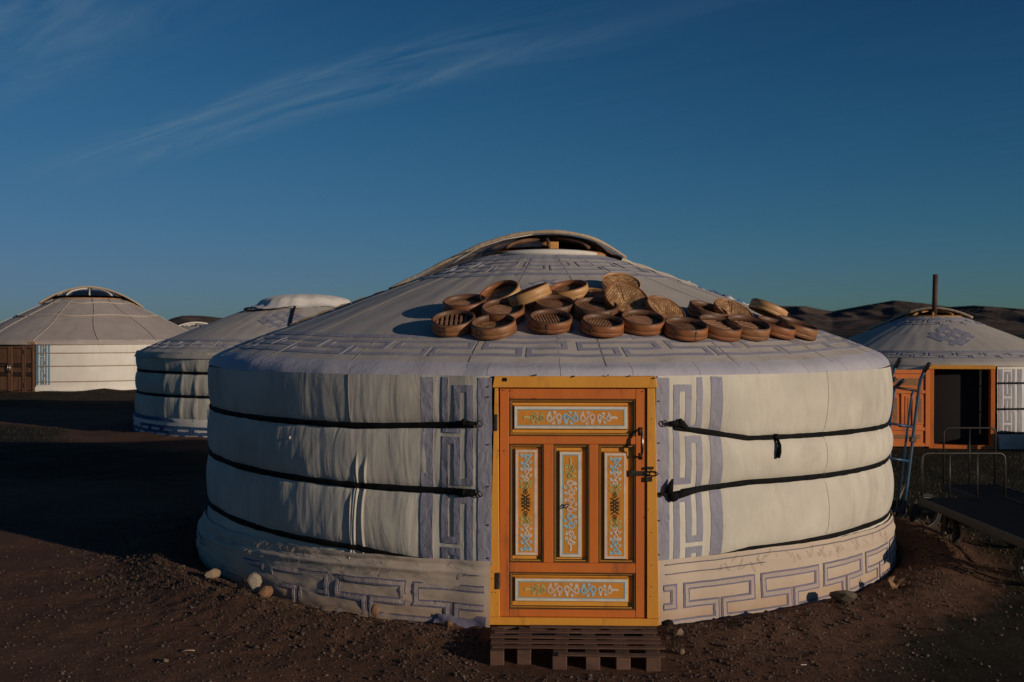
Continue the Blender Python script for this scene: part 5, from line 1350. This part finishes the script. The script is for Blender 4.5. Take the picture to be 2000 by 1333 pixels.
def hand_truck(loc, rz, lean, label, wd=.30, h=1.50, wr_=.13, tone=BLUEM):
    root = empty('hand_truck', loc, (R_(lean[0]), R_(lean[1]), R_(rz)), label, 'hand truck', 'blue hand trucks leaning by the near yurt')
    for s in (-1, 1):
        x = s*wd/2
        link('side_rail', MB().tube([(x*.9, 0, .06), (x, 0, .4), (x, 0, 1.0), (x, 0, h-.20), (x, -.01, h-.13), (x, -.06, h-.06)], .015, 10).mesh('side_rail', True), root, mat=tone)
        link('handle_grip', MB().tube([(x, -.058, h-.062), (x, -.10, h-.02), (x, -.14, h+.005)], .019, 10).mesh('handle_grip', True), root, mat=BLKM)
        link('clamp', MB().box(x-.024, -.024, h*.53, x+.024, .024, h*.56).mesh(bev=.003), root, mat=BLKM)
        link('brace', MB().tube([(x, .0, .42), (x, .07, .38), (x, .13, .27), (x, .14, .17)], .012, 8).mesh('brace', True), root, mat=RUST)
        link('inner_rail', MB().tube([(x*.62, .02, .08), (x*.62, .02, h*.78), (x*.62, .0, h*.84)], .011, 8).mesh('inner_rail', True), root, mat=tone)
        wheel(root, (x+s*.07, .10, wr_-.02), wr_, .04, (0, R_(90), 0))
    for z in (.16, .62, h*.62, h-.24):
        link('crossbar', MB().tube([(-wd/2, 0, z), (wd/2, 0, z)], .012, 8).mesh('crossbar', True), root, mat=BLKM if z > 1 else tone)
    link('axle', MB().tube([(-wd/2-.08, .10, wr_-.02), (wd/2+.08, .10, wr_-.02)], .010, 8).mesh('axle', True), root, mat=IRON)
    link('toe_plate', MB().box(-wd/2-.03, -.20, .0, wd/2+.03, .0, .008).mesh(bev=.002), root, mat=GREYM)
    return root
hand_truck((3.36, 9.2, .0), 4, (-4, 9), 'nearer blue hand truck with two bent black-gripped handles by the right of the near yurt', wd=.27, h=1.50)
hand_truck((3.58, 9.85, .0), 52, (-2, 6), 'second blue hand truck standing behind the nearer one beside the yurt wall', wd=.26, h=1.30)

def trolley(loc, rz, label, w_, l_, zt2, rail_h, rails, wheel_r, rmat=GREYM, group='platform trolleys at the right', decked=True, front=False):
    root = empty('platform_trolley', loc, (0, 0, R_(rz)), label, 'trolley', group)
    link('deck', MB().box(0, -l_, zt2-.035, w_, 0, zt2).mesh('deck', bev=.004), root, mat=DECK)
    link('deck_edge', MB().box(-.012, -l_-.01, zt2-.06, -.001, .01, zt2+.006).mesh('deck_edge', bev=.002), root, mat=BLKM)
    link('deck_edge', MB().box(w_+.001, -l_-.01, zt2-.06, w_+.012, .01, zt2+.006).mesh('deck_edge', bev=.002), root, mat=BLKM)
    x0, x1 = .005, w_-.005; c = .05; z0, z1 = zt2+.001, zt2+rail_h
    arc_ = [(x0, -.02, z0), (x0, -.02, z1-c)]+[(x0+c-c*math.cos(a), -.02, z1-c+c*math.sin(a)) for a in np.linspace(.2, 1.57, 5)]+[(x1-c+c*math.sin(a), -.02, z1-c+c*math.cos(a)) for a in np.linspace(0, 1.4, 5)]+[(x1, -.02, z1-c), (x1, -.02, z0)]
    link('end_rail', MB().tube(arc_, .0095, 8).mesh('end_rail', True), root, mat=rmat)
    for k in range(1, rails+1):
        x = x0+(x1-x0)*k/(rails+1); link('rail_bar', MB().tube([(x, -.02, z0), (x, -.02, z1)], .007, 8).mesh('rail_bar', True), root, mat=rmat)
    for (x, y) in ((.10, -.36), (w_-.10, -.36), (.10, -l_+.28), (w_-.10, -l_+.28)):
        wheel(root, (x, y, wheel_r), wheel_r, .055, (0, R_(90), 0))
        link('fork', MB().box(x-.045, y-.02, wheel_r, x-.036, y+.02, zt2-.036).box(x+.036, y-.02, wheel_r, x+.045, y+.02, zt2-.036).mesh(), root, mat=BLKM)
    link('drawbar', MB().tube([(w_*.3, -.4, zt2-.06), (w_*.55, -.75, wheel_r+.02), (w_*.6, -1.3, wheel_r)], .014, 8).mesh('drawbar', True), root, mat=BLKM)
    return root
trolley((3.46, 8.70, 0), 0, 'dark blue platform trolley with a grey tube end rail at the right edge', .71, 1.9, .35, .38, 2, .135)
trolley((4.25, 10.15, 0), 0, 'darker trolley behind the blue one, tall black rail before the open door', .52, 1.1, .25, .56, 1, .12, rmat=BLKM)
x0 = 3.62
wh = empty('cart_wheel', (3.63, 9.02, .175), (0, 0, R_(18)), 'spoked grey-rimmed wheel standing between the hand trucks and the trolley', 'wheel')
wheel(wh, (0, 0, 0), .165, .045, (R_(90), 0, 0), 5)

bench = empty('low_table', (7.62, 14.75, 0), (0, 0, R_(-6)), 'low table with a pale cloth at the right edge before the far yurt', 'table')
link('table_top', MB().box(0, 0, .30, 1.4, .45, .335).mesh(bev=.004), bench, mat=simple('grey_board', (.28, .27, .25), .7, (.2, .19, .18), 5))
link('cloth_runner', MB().box(-.02, -.02, .337, 1.42, .47, .36).mesh(bev=.008), bench, mat=TEALC)
for x in (.05, 1.30):
    for y in (.03, .40): link('leg', MB().box(x, y, 0, x+.05, y+.05, .299).mesh(bev=.003), bench, mat=BLKM)
link('crate', MB().box(.16, .06, .01, .62, .38, .25).mesh(bev=.006), bench, mat=DECK)
